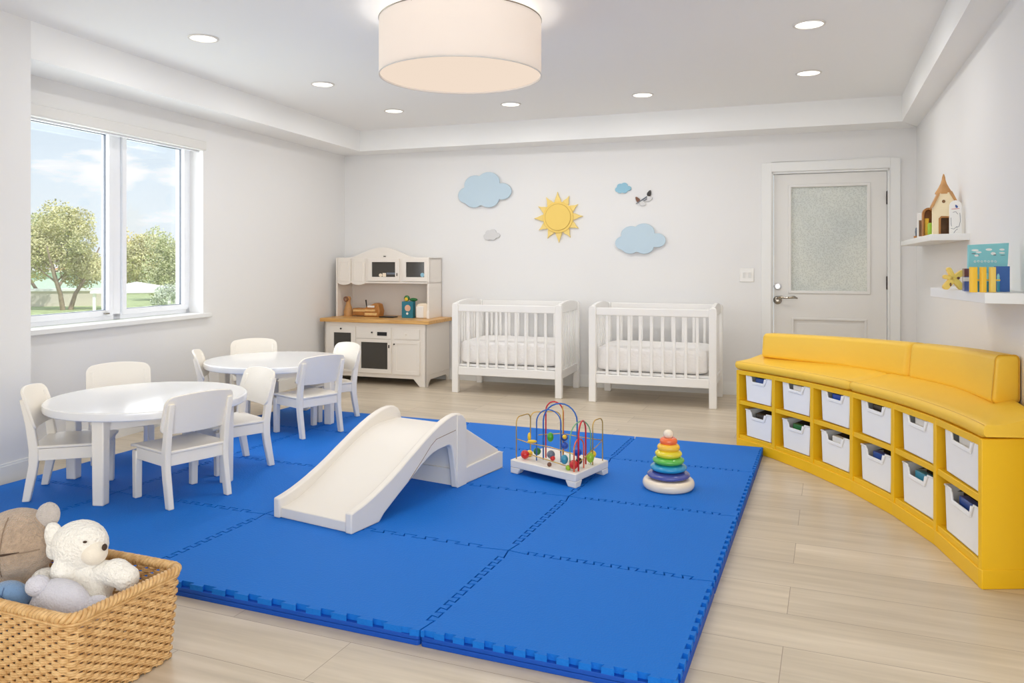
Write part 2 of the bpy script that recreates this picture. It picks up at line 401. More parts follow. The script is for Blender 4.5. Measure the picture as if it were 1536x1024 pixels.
# baseboards
def strip(name, P0, P1, nrm, h=.115, th=.014):
    mb = MB(); pl = [P0, P1, (P1[0]+nrm[0]*th, P1[1]+nrm[1]*th), (P0[0]+nrm[0]*th, P0[1]+nrm[1]*th)]
    mb.prism([(a[0], a[1]) for a in pl], 0, h-.012)
    pl = [P0, P1, (P1[0]+nrm[0]*th*.6, P1[1]+nrm[1]*th*.6), (P0[0]+nrm[0]*th*.6, P0[1]+nrm[1]*th*.6)]
    mb.prism([(a[0], a[1]) for a in pl], h-.012, h)
    return struct(mb.build(name, 'trim_white'))
nb = (-BV[0], -BV[1])
strip('baseboard_left', left(0), left(4.175), LN); strip('baseboard_pier', left(4.175, .335), left(12, .335), LN, .13)
strip('baseboard_back', back(0), back(DS0-.085), nb); strip('baseboard_back', back(DS1+.08), back(5.53), nb)
strip('baseboard_right', rwall(6.6), rwall(2.26), (-.9315, .3638))

# ------------------------------------------------------------------ window
FD = -.127                               # the frame sits back in the reveal
def sx(x, dn=FD):                        # along-wall coordinate of a sight line in the frame plane
    tt = (x-768)/F; P = left(0, dn); s = (tt*P[1]-P[0])/(LU[0]-tt*LU[1]); return s
wn = empty('window_1', left(0)[:2]+(0,), LA); struct(wn, 'white two pane window with sill')
z0, z1 = WZ0, WZ1
sR, sm1, sm2, sL = sx(268), sx(187), sx(163), WS1-.09
mb = MB()
mb.box(WS0, WS1, FD-.07, FD, z0, z0+.045); mb.box(WS0, WS1, FD-.07, FD, z1-.05, z1)
mb.box(WS0, WS0+.045, FD-.07, FD, z0, z1); mb.box(WS1-.045, WS1, FD-.07, FD, z0, z1)
mb.box((sm1+sm2)/2-.035, (sm1+sm2)/2+.035, FD-.07, FD, z0, z1)
mb.build('window_frame', 'upvc', wn, .004)
for a, b_ in ((WS0+.04, sm1+.03), (sm2-.03, WS1-.04)):
    mb = MB(); f = .038; y0, y1 = FD-.055, FD+.012
    mb.box(a, b_, y0, y1, z0+.03, z0+.03+f); mb.box(a, b_, y0, y1, z1-.03-f, z1-.03)
    mb.box(a, a+f, y0, y1, z0+.03+f, z1-.03-f); mb.box(b_-f, b_, y0, y1, z0+.03+f, z1-.03-f)
    sa = mb.build('window_sash', 'upvc', wn, .004)
    mb = MB()
    for e in (0, 1):
        g0 = .006
        mb.box(a+f, b_-f, FD-.032, FD-.02, (z0+.03+f) if not e else (z1-.03-f-g0), (z0+.03+f+g0) if not e else (z1-.03-f))
        mb.box((a+f) if not e else (b_-f-g0), (a+f+g0) if not e else (b_-f), FD-.032, FD-.02, z0+.03+f, z1-.03-f)
    mb.build('glazing_gasket', 'paint_slate', sa)
    mb = MB(); mb.box(a+f, b_-f, FD-.03, FD-.026, z0+.03+f, z1-.03-f); mb.build('window_pane', 'window_glass', sa)
mb = MB(); mb.box(sm2+.02, sm2+.06, FD+.012, FD+.03, z0+.045, z0+.055); mb.build('window_latch', 'nickel', wn, .002)
mb = MB(); mb.box(2.24, 4.17, .0, .04, z0-.035, z0); mb.box(WS0+.001, 4.118, FD, .01, z0-.019, z0); mb.build('window_sill', 'trim_white', wn, .005)
bl = empty('roller_blind', left(0)[:2]+(0,), LA, 'white roller blind rolled up in its cassette across the window top', 'blind')
mb = MB(); mb.box(2.335, 4.16, .001, .062, 2.083, 2.158); mb.build('cassette', 'blind', bl, .01, seg=3)
mb = MB(); mb.box(2.36, 4.15, -.004, .012, 2.07, 2.083); mb.build('bottom_bar', 'upvc', bl, .003)

# ------------------------------------------------------------------ garden beyond the window
def outx(x, Y, z): return ((x-768)/F*Y, Y, z)
mb = MB(); mb.prism([(-60, 3), (-3.4, 3), (-5, 60), (-60, 60)], -.6, -.30)
tag(mb.build('lawn', 'grass'), 'short green lawn outside the window', 'grass', kind='stuff')
gb = empty('low_building', outx(120, 40, -.3), 20, 'long low mint green building seen across the lawn', 'building')
mb = MB(); mb.box(-14, 14, 0, 8, 0, .9); mb.build('wall', 'mint_wall', gb)
mb = MB(); mb.box(-14.2, 14.2, -.2, 8.2, .9, 1.0); mb.build('roof_edge', 'canvas_white', gb)
mb = MB(); mb.prism([(-2, 1.0), (6, 1.0), (2, 1.55)], 1, 7, 'y'); mb.build('tiled_roof', 'tile_roof', gb)
gw = empty('garden_wall', outx(120, 26, -.30), 14, 'low pale wall with white coping beyond the lawn', 'wall')
mb = MB(); mb.box(-5, 1.0, 0, .3, 0, .50); mb.build('wall_body', 'pale_wall', gw)
mb = MB(); mb.box(-5.05, 1.05, -.05, .35, .50, .58); mb.build('coping', 'canvas_white', gw)
cp = empty('garden_canopy', outx(205, 24, -.3), 18, 'white canvas canopy on posts in the garden', 'canopy')
mb = MB(); mb.add([(-1.1, -1, .62), (1.1, -1, .62), (1.1, 1, .62), (-1.1, 1, .62), (0, 0, .86), (-1.1, -1, .55), (1.1, -1, .55), (1.1, 1, .55), (-1.1, 1, .55)],
                 [(0, 1, 4), (1, 2, 4), (2, 3, 4), (3, 0, 4), (0, 5, 6, 1), (1, 6, 7, 2), (2, 7, 8, 3), (3, 8, 5, 0), (5, 8, 7, 6)]); mb.build('canopy_roof', 'canvas_white', cp)
for sx_, sy_ in ((-1, -.9), (1, -.9), (1, .9), (-1, .9)):
    mb = MB(); mb.box(sx_-.04, sx_+.04, sy_-.04, sy_+.04, 0, .56); mb.build('post', 'canvas_white', cp)
def shrub(name, loc, r, n, m, label, cat, grp=None, trunks=0, h=0, zc=None, leaf=.10):
    root = empty(name, loc, 0, label, cat, grp); rx, ry, rz = r; zc = zc if zc is not None else h+rz*.8
    mb = MB(); rnd = random.Random(hash(loc[0]*7) % 999)
    rnd = random.Random(int(abs(loc[0]*131+loc[1]*17)))
    cl_ = [(rnd.uniform(-.7, .7)*rx, rnd.uniform(-.7, .7)*ry, zc+rnd.uniform(-.75, .75)*rz, rnd.uniform(.28, .5)) for _ in range(22)]
    for _ in range(n):
        cx, cy, cz, cr = rnd.choice(cl_); v = Vector((rnd.gauss(0, 1), rnd.gauss(0, 1), rnd.gauss(0, 1))).normalized()*rnd.uniform(.55, 1)
        c = Vector((cx+v.x*cr*rx, cy+v.y*cr*ry, cz+v.z*cr*rz))
        a = Vector((rnd.gauss(0, 1), rnd.gauss(0, 1), rnd.gauss(0, 1))).normalized()*leaf*rnd.uniform(.5, 1); b = a.orthogonal().normalized()*leaf*rnd.uniform(.3, .7)
        mb.add([c-a, c+b, c+a, c-b], [(0, 1, 2, 3)])
    mb.build('foliage', m, root, weld=False)
    for k in range(trunks):
        a = 2*math.pi*k/max(1, trunks)+.5; bx, by = .22*math.cos(a), .22*math.sin(a)
        t_ = MB(); t_.tube([(bx*.6, by*.6, 0), (bx*1.2, by*1.2, h*.5), (bx*2.6, by*2.6, h*1.1), (bx*4.2, by*4.2, h*1.1+rz*.7)], [.075, .06, .045, .02], 7)
        for q in range(4):
            z_ = h*.9+rz*.25*q; e = rnd.uniform(0, 6.3)
            t_.tube([(bx*2.2, by*2.2, z_), (bx*2.2+math.cos(e)*rx*.5, by*2.2+math.sin(e)*rx*.4, z_+rz*.45)], [.03, .012], 5)
        t_.build('trunk', 'bark', root)
    return root
shrub('garden_tree', outx(98, 24, -.3), (1.3, 1.1, 1.25), 15000, 'leaf_yellow', 'yellow green tree with three slim trunks in the left pane', 'tree', None, 3, .95, zc=2.0, leaf=.048)
shrub('garden_tree', outx(70, 27, -.3), (1.1, 1, 1.2), 7000, 'leaf_green', 'green tree partly hidden by the pier at the left window edge', 'tree', None, 2, .9, zc=2.1, leaf=.052)
shrub('garden_tree', outx(196, 37, -.3), (1.4, 1.3, 1.5), 7000, 'leaf_gold', 'golden yellow tree just right of the window mullion', 'tree', None, 1, 1.2, zc=1.9, leaf=.07)
shrub('garden_tree', outx(232, 36, -.3), (1.5, 1.2, 1.2), 8000, 'leaf_yellow', 'rounded olive green tree in the middle of the right pane', 'tree', None, 1, 1.0, zc=1.6, leaf=.07)
shrub('garden_tree', outx(258, 30, -.3), (.95, 1, 1.25), 7000, 'leaf_green', 'tall leafy tree at the right edge of the window view', 'tree', None, 1, .8, zc=1.35, leaf=.055)
shrub('garden_shrub', outx(252, 22, -.3), (.45, .5, .4), 3000, 'leaf_pale', 'pale feathery shrub beside the white canopy', 'shrub', None, 0, 0, zc=.4, leaf=.035)

# ------------------------------------------------------------------ door
dr = empty('door_1', back(0)[:2]+(0,), BA); struct(dr, 'white door with a large obscured glass pane')
c0, c1_ = DS0-.085, DS1+.08
mb = MB()   # casing
mb.box(c0, DS0, -.022, .002, 0, DZ+.085); mb.box(DS1, c1_, -.022, .002, 0, DZ+.085); mb.box(DS0, DS1, -.022, .002, DZ, DZ+.085)
mb.build('door_casing', 'trim_white', dr, .004)
mb = MB(); mb.box(DS0, DS0+.018, 0, .12, 0, DZ); mb.box(DS1-.018, DS1, 0, .12, 0, DZ); mb.box(DS0, DS1, 0, .12, DZ-.018, DZ); mb.build('door_frame', 'trim_white', dr, .002)
d0, d1_ = DS0+.022, DS1-.022; g0, g1 = 4.534, 5.150; gz0, gz1 = .95, 1.864
pz0, pz1 = .25, .71
def panel_face(mb, x0, x1, za, zb, y0, y1, holes):
    xs = sorted({x0, x1, *[h[0] for h in holes], *[h[1] for h in holes]}); zs = sorted({za, zb, *[h[2] for h in holes], *[h[3] for h in holes]})
    for i in range(len(xs)-1):
        for j in range(len(zs)-1):
            cx, cz = (xs[i]+xs[i+1])/2, (zs[j]+zs[j+1])/2
            if any(h[0] < cx < h[1] and h[2] < cz < h[3] for h in holes): continue
            mb.box(xs[i], xs[i+1], y0, y1, zs[j], zs[j+1])
mb = MB(); panel_face(mb, d0, d1_, .012, DZ-.022, .03, .07, [(g0, g1, gz0, gz1), (g0, g1, pz0, pz1)])
mb.box(g0, g1, .042, .06, pz0, pz1); mb.box(g0+.05, g1-.05, .036, .05, pz0+.05, pz1-.05)
mb.build('door_leaf', 'door_paint', dr)
def bead(x0, x1, za, zb, w, y0, y1):
    m_ = MB(); panel_face(m_, x0-w, x1+w, za-w, zb+w, y0, y1, [(x0, x1, za, zb)]); return m_
bead(g0, g1, gz0, gz1, .028, .02, .04).build('glass_bead', 'door_paint', dr, .006)
bead(g0+.02, g1-.02, pz0+.02, pz1-.02, .02, .024, .045).build('panel_moulding', 'door_paint', dr, .004)
mb = MB(); mb.box(g0-.005, g1+.005, .045, .052, gz0-.005, gz1+.005); mb.build('glass_pane', 'obscured_glass', dr)
for z_ in (1.70, .97, .25):
    mb = MB(); mb.box(DS1-.026, DS1-.004, .012, .03, z_, z_+.11); mb.tube([(DS1-.015, .012, z_-.004), (DS1-.015, .012, z_+.114)], .008, 8); mb.build('door_hinge', 'dark_metal', dr)
hx = 4.418
mb = MB(); mb.M = Matrix.Translation((hx, .03, .985)) @ Matrix.Rotation(R(90), 4, 'X'); mb.lathe([(.034, 0), (.034, .008), (.028, .014), (.02, .016), (.02, .02), (.009, .02)], k=24); mb.build('deadbolt', 'chrome_white', dr, smooth='auto')
mb = MB(); mb.M = Matrix.Translation((hx, .03, .863)) @ Matrix.Rotation(R(90), 4, 'X'); mb.lathe([(.037, 0), (.037, .006), (.03, .014), (.014, .018), (.012, .05)], k=24)
mb.M = Matrix(); mb.tube([(hx, -.01, .872), (hx+.004, -.026, .89), (hx+.03, -.028, .893), (hx+.07, -.028, .885), (hx+.11, -.026, .892), (hx+.14, -.024, .893), (hx+.168, -.02, .882)], [.012, .014, .012, .008, .012, .013, .005], 10)
mb.build('door_handle', 'nickel', dr, smooth='auto')
sw = empty('light_switch', back(4.155, 0, 1.085), BA, 'white double rocker light switch left of the door', 'light switch')
mb = MB(); mb.box(-.062, .062, -.008, 0, -.062, .062); mb.build('face_plate', 'plate_white', sw, .004)
for x_ in (-.024, .026):
    mb = MB(); mb.prism([(-.008, -.026), (-.020, .026), (-.004, .026), (-.004, -.026)], x_-.012, x_+.012, 'x'); mb.build('rocker', 'trim_white', sw)

# ------------------------------------------------------------------ wall decorations
def wallthing(name, m, s, z, poly, th, label, cat, off=.004, grp=None):
    mb = MB(); mb.prism(poly, -off-th, -off, 'y')
    mb.tube([(0, -off, 0), (0, 0, 0)], .01, 8)
    o = mb.build(name, m, None, .003); o.location = back(s, 0, z); o.rotation_euler = (0, 0, R(BA)); tag(o, label, cat, grp); return o
def cloudpoly(W, Hh):
    L = [(-.33, -.12, .17), (-.18, .22, .20), (.07, .30, .21), (.33, -.02, .17), (.08, -.24, .19), (-.2, -.25, .18), (0, 0, .3)]   # circles in units of width
    out = []
    for k in range(120):
        a = 2*math.pi*k/120; dx, dz = math.cos(a), math.sin(a); best = 0
        for cx, cz, r in L:
            cz_ = cz*.62; r_ = r
            b_ = cx*dx+cz_*dz; disc = b_*b_-(cx*cx+cz_*cz_-r_*r_)
            if disc > 0: best = max(best, b_+math.sqrt(disc))
        out.append((best*dx, best*dz))
    w_ = max(q[0] for q in out)-min(q[0] for q in out); h_ = max(q[1] for q in out)-min(q[1] for q in out)
    mx_ = (max(q[0] for q in out)+min(q[0] for q in out))/2; mz_ = (max(q[1] for q in out)+min(q[1] for q in out))/2
    return [((x-mx_)/w_*W, (z-mz_)/h_*Hh) for x, z in out]
wallthing('wall_cloud', 'cloud_blue', 1.626, 1.926, cloudpoly(.575, .355), .016, 'large pale blue wall cloud above and left of the yellow sun', 'wall decoration', .012)
wallthing('wall_cloud', 'cloud_grey', 1.698, 1.475, cloudpoly(.175, .11), .012, 'tiny light grey wall cloud left of the sun', 'wall decoration')
wallthing('wall_cloud', 'cloud_teal', 3.031, 1.904, cloudpoly(.155, .10), .012, 'small deeper blue wall cloud up beside the bird', 'wall decoration')
wallthing('wall_cloud', 'cloud_blue', 3.195, 1.421, cloudpoly(.475, .285), .016, 'large pale blue wall cloud right of the sun, above the right crib', 'wall decoration', .012)
sn = empty('wall_sun', back(2.393, 0, 1.637), BA, 'yellow wooden sun with twelve pointed rays on the back wall', 'wall decoration')
for k in range(12):
    a = math.pi/2+2*math.pi*k/12+.03; r1 = .25 if k % 3 == 0 else .235; w_ = .036
    ca, sa = math.cos(a), math.sin(a)
    P = lambda r, s_: (r*ca-s_*sa, r*sa+s_*ca)
    mb = MB(); mb.prism([P(.125, w_), P(.165, w_*.86), P(r1*.85, w_*.3), P(r1, 0), P(r1*.85, -w_*.3), P(.165, -w_*.86), P(.125, -w_)], -.020, -.004, 'y'); mb.build('ray', 'sun_pale', sn, .002)
def disc(mb, r, y0, y1, k=64): mb.prism([(r*math.cos(2*math.pi*i/k), r*math.sin(2*math.pi*i/k)) for i in range(k)], y0, y1, 'y')
mb = MB(); disc(mb, .153, -.028, 0); mb.build('rim_disc', 'sun_yellow', sn, .003)
mb = MB(); disc(mb, .131, -.0295, -.02); mb.build('groove', 'sun_groove', sn)
mb = MB(); disc(mb, .127, -.034, -.02); mb.build('centre_disc', 'sun_yellow', sn, .002)
bd = empty('wall_bird', back(3.227, 0, 1.785), BA, 'small wall figure of a flying bird with brown wings and white body', 'wall decoration')
def leafp(c, L, W, a):
    out = []
    for k in range(16):
        q = 2*math.pi*k/16; x = L*.5*math.cos(q); z = W*.5*math.sin(q)*(1-.35*math.cos(q)); out.append((c[0]+x*math.cos(R(a))-z*math.sin(R(a)), c[1]+x*math.sin(R(a))+z*math.cos(R(a))))
    return out
for nm, c, L, W, a, mt in (('wing', (.052, .062), .062, .038, 70, 'paint_black'), ('wing', (-.058, .005), .065, .035, 125, 'paint_brown'), ('body_pad', (.048, .012), .072, .048, 10, 'cloud_grey'), ('body_pad', (-.012, -.032), .066, .048, -30, 'cloud_grey')):
    mb = MB(); mb.prism(leafp(c, L, W, a), -.016, -.004, 'y'); mb.build(nm, mt, bd, .003)
mb = MB(); mb.tube([(-.075, -.012, -.035), (-.05, -.014, -.02), (.03, -.018, .03)], [.003, .005, .006], 8); mb.tube([(0, -.018, -.01), (.03, -.018, .012)], .004, 6); mb.build('spine', 'paint_slate', bd)

# ------------------------------------------------------------------ ceiling lights
LUMW = 6
for i, (x, y, lb) in enumerate(((305, 57, 'recessed downlight nearest the window, leftmost in the ceiling'), (484, 126, 'recessed downlight second from the window, left of the drum lamp'), (591, 166, 'recessed downlight just below left of the drum lamp, near the back soffit'),
                 (766, 156, 'recessed downlight close below right of the drum lamp, near the back soffit'), (964, 142, 'recessed downlight midway between the drum lamp and the right soffit'), (1213, 109, 'recessed downlight in front of the door, farther of the two on the right'), (1214, 36, 'recessed downlight on the right, nearer the viewer'))):
    X, Y, _ = at(x, y, CEIL)
    o = empty('downlight', (X, Y, CEIL), 0, lb, 'ceiling light', 'recessed downlights')
    mb = MB(); mb.lathe([(.074, -.001), (.088, -.001), (.088, -.006), (.076, -.007), (.074, -.001)], k=36, cap=False); mb.build('trim_ring', 'lamp_trim', o, smooth='auto')
    mb = MB(); mb.lathe([(.0, -.003), (.075, -.003), (.075, -.001), (0, -.001)], k=36); mb.build('lens', 'downlight_glow', o)
    light('downlight_lamp', 'AREA', (X, Y, CEIL-.03), LUMW, (0, 0, 0), (1, .98, .95), shape='DISK', size=.15)
LX, LY = -.276, 4.22
dl = empty('drum_lamp', (LX, LY, 2.205), 0, 'large white fabric drum ceiling lamp with glowing diffuser', 'ceiling lamp')
rr = .4335
mb = MB(); mb.lathe([(rr, 0), (rr, .295), (rr-.004, .295), (rr-.004, 0), (rr, 0)], k=96, cap=False); mb.build('lamp_shade', 'lampshade_fabric', dl, smooth='auto')
mb = MB(); mb.torus((0, 0, .0), rr, .0035, k=96, m=8); mb.build('lower_rim', 'lamp_trim', dl, smooth=True)
mb = MB(); mb.torus((0, 0, .295), rr, .0035, k=96, m=8); mb.build('upper_rim', 'nickel', dl, smooth=True)
mb = MB(); mb.lathe([(0, .008), (rr-.006, .008), (rr-.006, .012), (0, .012)], k=96); mb.build('diffuser', 'lamp_glow', dl)
mb = MB(); mb.lathe([(.06, .345), (.06, .325), (.012, .32), (.012, .28)], k=24)
for k in range(3):
    a = 2*math.pi*k/3; mb.tube([(0, 0, .29), (rr*math.cos(a), rr*math.sin(a), .29)], .004, 6)
mb.build('mounting', 'nickel', dl, smooth='auto')
light('drum_lamp_bulb', 'POINT', (LX, LY, 2.33), 10, color=(1, .96, .92), shadow_soft_size=.08)
light('drum_lamp_diffused', 'AREA', (LX, LY, 2.19), 10, color=(1, .97, .94), shape='DISK', size=.8)

# ------------------------------------------------------------------ foam floor mat of interlocking tiles
US = [-4.0, -3.34, -2.42, -1.205, -.390]; VS = [2.188, 2.93, 3.715, 4.52, 5.14]
NT = 12
def edge_path(a, b, kind):
    """points from a to b (excluding b); kind 'J' shared dovetail wave, 'N' outer edge with notches cut to the left side"""
    a, b = Vector(a), Vector(b); d = b-a; L = d.length; d.normalize(); n = Vector((-d.y, d.x)); out = [a]
    pitch = L/NT; amp = .013
    for k in range(NT):
        c = pitch*(k+.5)
        if k in (0, NT-1) and kind == 'J': continue
        if kind == 'N':
            w0, w1 = pitch*.15, pitch*.24
            dp = .016 if 0 < k < NT-1 else .007
            out += [a+d*(c-w0), a+d*(c-w1)+n*dp, a+d*(c+w1)+n*dp, a+d*(c+w0)]
        else:
            w0, w1 = pitch*.19, pitch*.29
            out += [a+d*(c-w0)-n*amp, a+d*(c-w1)+n*amp, a+d*(c+w1)+n*amp, a+d*(c+w0)-n*amp]
    return out
def shrink(poly, e):
    n = len(poly); out = []
    for i in range(n):
        p0, p1, p2 = poly[i-1], poly[i], poly[(i+1) % n]
        d1 = (p1-p0); d2 = (p2-p1)
        if d1.length < 1e-6 or d2.length < 1e-6: out.append(p1); continue
        n1 = Vector((-d1.y, d1.x)).normalized(); n2 = Vector((-d2.y, d2.x)).normalized()
        q = n1+n2
        if q.length < .3: out.append(p1+n1*e); continue
        q = q/q.length**2*2; out.append(p1+q*e*1.0 if q.length < 3 else p1+n1*e)
    return out
vname = ['front row', 'second row', 'third row', 'back row']
uname = ['against the window wall', 'second column from the window wall', 'third column from the window wall', 'in the column by the yellow bench']
for i in range(4):
    for j in range(4):
        if i == 0 and j == 0: pass
        u0, u1, v0, v1 = US[i], US[i+1], VS[j], VS[j+1]
        cu, cv = (u0+u1)/2, (v0+v1)/2
        c = [Vector((u0, v0)), Vector((u1, v0)), Vector((u1, v1)), Vector((u0, v1))]
        kinds = ['N' if j == 0 else 'J', 'N' if i == 3 else 'J', 'S' if j == 3 else 'J', 'S' if i == 0 else 'J']
        poly = []
        for q in range(4):
            a, b_ = c[q], c[(q+1) % 4]
            if kinds[q] == 'S': poly += [a]
            elif kinds[q] == 'N': poly += edge_path(a, b_, 'N')
            elif q in (0, 1): poly += edge_path(a, b_, 'J')
            else: poly += list(reversed(edge_path(b_, a, 'J')+[a]))[:-1] if False else [a]+list(reversed(edge_path(b_, a, 'J')[1:]))
        poly = shrink(poly, .0031)
        X, Y = rot((cu, cv), PA)
        o = empty('foam_mat_tile', (X, Y, 0), PA, 'blue interlocking foam tile, %s, %s' % (vname[j], uname[i]), 'foam mat', 'blue interlocking foam mat tiles')
        e = .004
        ins = lambda k_: .022 if False else 0
        mb = MB(); mb.prism([(q.x-cu, q.y-cv) for q in poly], .030, .050)
        mb.build('top_layer', 'blue_foam', o)
        mb = MB(); r0 = rrect(u0-cu+.002, u1-cu-.002, v0-cv+.002, v1-cv-.002, .012, 3)
        for za, zb in ((0, .016), (.0175, .031)): mb.prism(r0, za, zb)
        mb.prism(rrect(u0-cu+.006, u1-cu-.006, v0-cv+.006, v1-cv-.006, .012, 3), .015, .018)
        mb.build('base_layer', 'blue_foam_side', o, .003)
MZ = .05

# ------------------------------------------------------------------ children's chairs and tables
def make_chair(name='child_chair'):
    o = empty(name)
    side = [(-.185, 0), (-.150, 0), (-.122, .13), (-.112, .20), (-.112, .25), (-.128, .35), (-.168, .495), (-.196, .495), (-.170, .37), (-.156, .25), (-.156, .18)]
    for s_ in (-1, 1):
        x0, x1 = sorted((s_*.137, s_*.166)); mb = MB(); mb.prism(side, x0, x1, 'x'); mb.build('leg', 'lacquer', o, .005)
        x0, x1 = sorted((s_*.131, s_*.166)); mb = MB(); mb.prism([(.128, .0), (.160, .0), (.164, .235), (.124, .235)], x0, x1, 'x'); mb.build('leg', 'lacquer', o, .005)
    mb = MB(); secs = []
    n = 9
    for i in range(n):
        y = -.15+.33*i/(n-1); ring = []
        for a in range(9):
            x = -.165+.33*a/8; z = .268-.010*(1-(x/.165)**2)*math.sin(math.pi*(i+.4)/(n))-(.006 if i == n-1 else 0); ring.append((x, y, z))
        ring2 = [(x, y, z-.014) for x, y, z in reversed(ring)]; secs.append(ring+ring2)
    mb.sweep(secs); mb.build('seat', 'lacquer', o, .004)
    mb = MB(); mb.box(-.137, -.117 , -.13, .135, .195, .252); mb.box(.117, .137, -.13, .135, .195, .252); mb.box(-.137, .137, .128, .148, .195, .252); mb.box(-.137, .137, -.142, -.122, .195, .252)
    mb.box(-.160, -.137, -.118, .13, .195, .252); mb.box(.137, .160, -.118, .13, .195, .252)
    mb.build('apron', 'lacquer', o, .002)
    # curved back panel with rounded corners
    mb = MB(); nx, nz = 16, 12; W = .178; front = []; 
    def outline(x):     # top and bottom z at x
        e = max(0, (abs(x)-(W-.036))/.036); cut = .036*(1-math.sqrt(max(0, 1-e*e)))
        top = .542-.018*(x*x)/(W*W)-cut; bot = .345+.004*(x*x)/(W*W)+cut*.8; return top, bot
    G = []
    for i in range(nx+1):
        x = -W*math.cos(math.pi*i/nx)**1; t_, b_ = outline(x); col = []
        for k in range(nz+1):
            z = b_+(t_-b_)*k/nz; y = -.118-(z-.36)*.33-.028*(1-(x/W)**2)
            col.append((x, y, z))
        G.append(col)
    th = .013; secs = []
    for col in G: secs.append([(x, y, z) for x, y, z in col]+[(x, y-th, z-.002) for x, y, z in reversed(col)])
    mb.sweep(secs); mb.build('backrest', 'lacquer', o, .004)
    return o
CH = []
def place(cx, cy, fx, fy, label):
    global CH
    o = CH[0] if (CH and not CH[0].get('category')) else None
    if o is None:
        o = make_chair() if not CH else dup(CH[0])
        if CH: pass
    a = math.degrees(math.atan2(fy, fx))-90
    o.location = (cx, cy, MZ); o.rotation_euler = (0, 0, R(a)); tag(o, label, 'chair', 'white children chairs around the round tables')
    if not CH: CH.append(o)
    return o
place(-2.235, 4.0, .96, .27, 'white child chair at far left of the near table, facing right')
place(-2.33, 4.68, .51, -.86, 'white child chair behind the near table, its back to the window wall')
place(-1.645, 3.906, -.79, .61, 'white child chair in front of the near table, back panel turned to the viewer')
place(-1.60, 4.47, -.70, -.70, 'white child chair right of the near table, beside its right leg')
place(-2.03, 5.56, .96, .27, 'white child chair at left end of the far table')
place(-2.01, 6.145, .36, -.93, 'white child chair behind the far table, against the window wall side')
place(-1.395, 5.36, -.75, .66, 'white child chair in front of the far table, its back panel turned to the viewer')
place(-1.385, 5.885, -.74, -.67, 'white child chair right of the far table, in front of the play kitchen')
def table(cx, cy, a, label):
    o = empty('round_table', (cx, cy, MZ), a, label, 'table', 'round white children tables')
    mb = MB(); mb.lathe([(0, .408), (.488, .408), (.493, .413), (.495, .43), (.493, .445), (.486, .45), (0, .45)], k=72); mb.build('tabletop', 'table_gloss', o, smooth='auto')
    for k in range(4):
        q = 90*k; X, Y = rot((.425, 0), q); mb = MB(); mb.M = Matrix.Translation((X, Y, 0)) @ Matrix.Rotation(R(q), 4, 'Z')
        mb.add([(-.03*f-.0, -.033*f, z) if False else (sx_*.029*f, sy_*.031*f, z) for z, f in ((0, .9), (.41, 1)) for sx_, sy_ in ((-1, -1), (1, -1), (1, 1), (-1, 1))],
               [(0, 3, 2, 1), (4, 5, 6, 7), (0, 1, 5, 4), (1, 2, 6, 5), (2, 3, 7, 6), (3, 0, 4, 7)]); mb.build('leg', 'lacquer', o, .006)
    mb = MB()
    for k in range(4): mb.M = Matrix.Rotation(R(90*k+45), 4, 'Z'); mb.box(.27, .29, -.27, .27, .35, .409)
    mb.build('apron', 'lacquer', o)
    return o
table(-1.93, 4.18, -5, 'white round child table near the pier, the nearer of two')
table(-1.72, 5.72, -14, 'white round child table by the play kitchen, the farther of two')

# ------------------------------------------------------------------ slide
SA = math.degrees(math.atan2(.866, .5))-90
sl = empty('toddler_slide', (-.684, 3.345, MZ), SA, 'cream white toddler slide with curved side walls and a rear ramp', 'slide')
# local +y runs up the slide, local -x is across it (near side wall at x=0)
W_ = .465; tw = .036
top = [(0, .088), (.05, .098), (.10, .110), (.15, .126), (.20, .144), (.275, .175), (.34, .205), (.41, .241), (.47, .270), (.53, .300), (.59, .327), (.65, .350), (.70, .366), (.75, .377), (.80, .381), (.835, .376), (.865, .360), (.885, .335), (.893, .300)]
legr = [(.893, .02), (.893, 0), (.80, 0), (.785, .10), (.765, .20), (.752, .222), (.735, .232), (.70, .232), (.64, .228), (.60, .222), (.56, .209), (.50, .182), (.43, .144), (.32, .086), (.22, .030), (.185, 0), (0, 0)]
for x0 in (-tw, -W_):
    mb = MB(); mb.prism(top+legr, x0, x0+tw, 'x'); mb.build('side_wall', 'slide_white', sl, .006)
    xo = x0+tw if x0 == -tw else x0
    if x0 == -tw:
        mb = MB(); mb.prism([(.80, .0), (.885, .0), (.885, .30), (.875, .34), (.84, .368), (.80, .374)], xo-.001, xo+.005, 'x'); mb.build('tower_facing', 'slide_white', sl, .002)
        mb = MB(); mb.tube([(xo+.0005, .40, .135), (xo+.0005, .50, .205), (xo+.0005, .575, .262), (xo+.0005, .62, .285), (xo+.0005, .79, .298)], .0016, 5); mb.build('moulded_line', 'seam_soft', sl)
deck = [(.012, .046), (.06, .052), (.12, .066), (.2, .096), (.3, .146), (.4, .198), (.5, .246), (.58, .279), (.64, .298), (.70, .308), (.76, .311), (.86, .311)]
low = [(.86, .285), (.72, .285), (.62, .262), (.5, .212), (.4, .164), (.3, .112), (.2, .062), (.12, .028), (.06, .0), (.012, .0)]
mb = MB(); mb.prism(deck+low, -W_+tw-.002, -tw+.002, 'x'); mb.build('slide_deck', 'slide_white', sl, .004)
mb = MB()   # tower cross panel under the deck
mb.box(-W_+tw, -tw, .835, .855, 0, .285); mb.box(-W_+tw, -tw, .822, .84, 0, .085); mb.build('cross_panel', 'slide_white', sl, .002)
mb = MB(); mb.prism([(.885, .295), (1.235, .105), (1.235, .02), (.885, .02)], -W_+.012, -.012, 'x'); mb.build('ramp', 'slide_white', sl, .004)
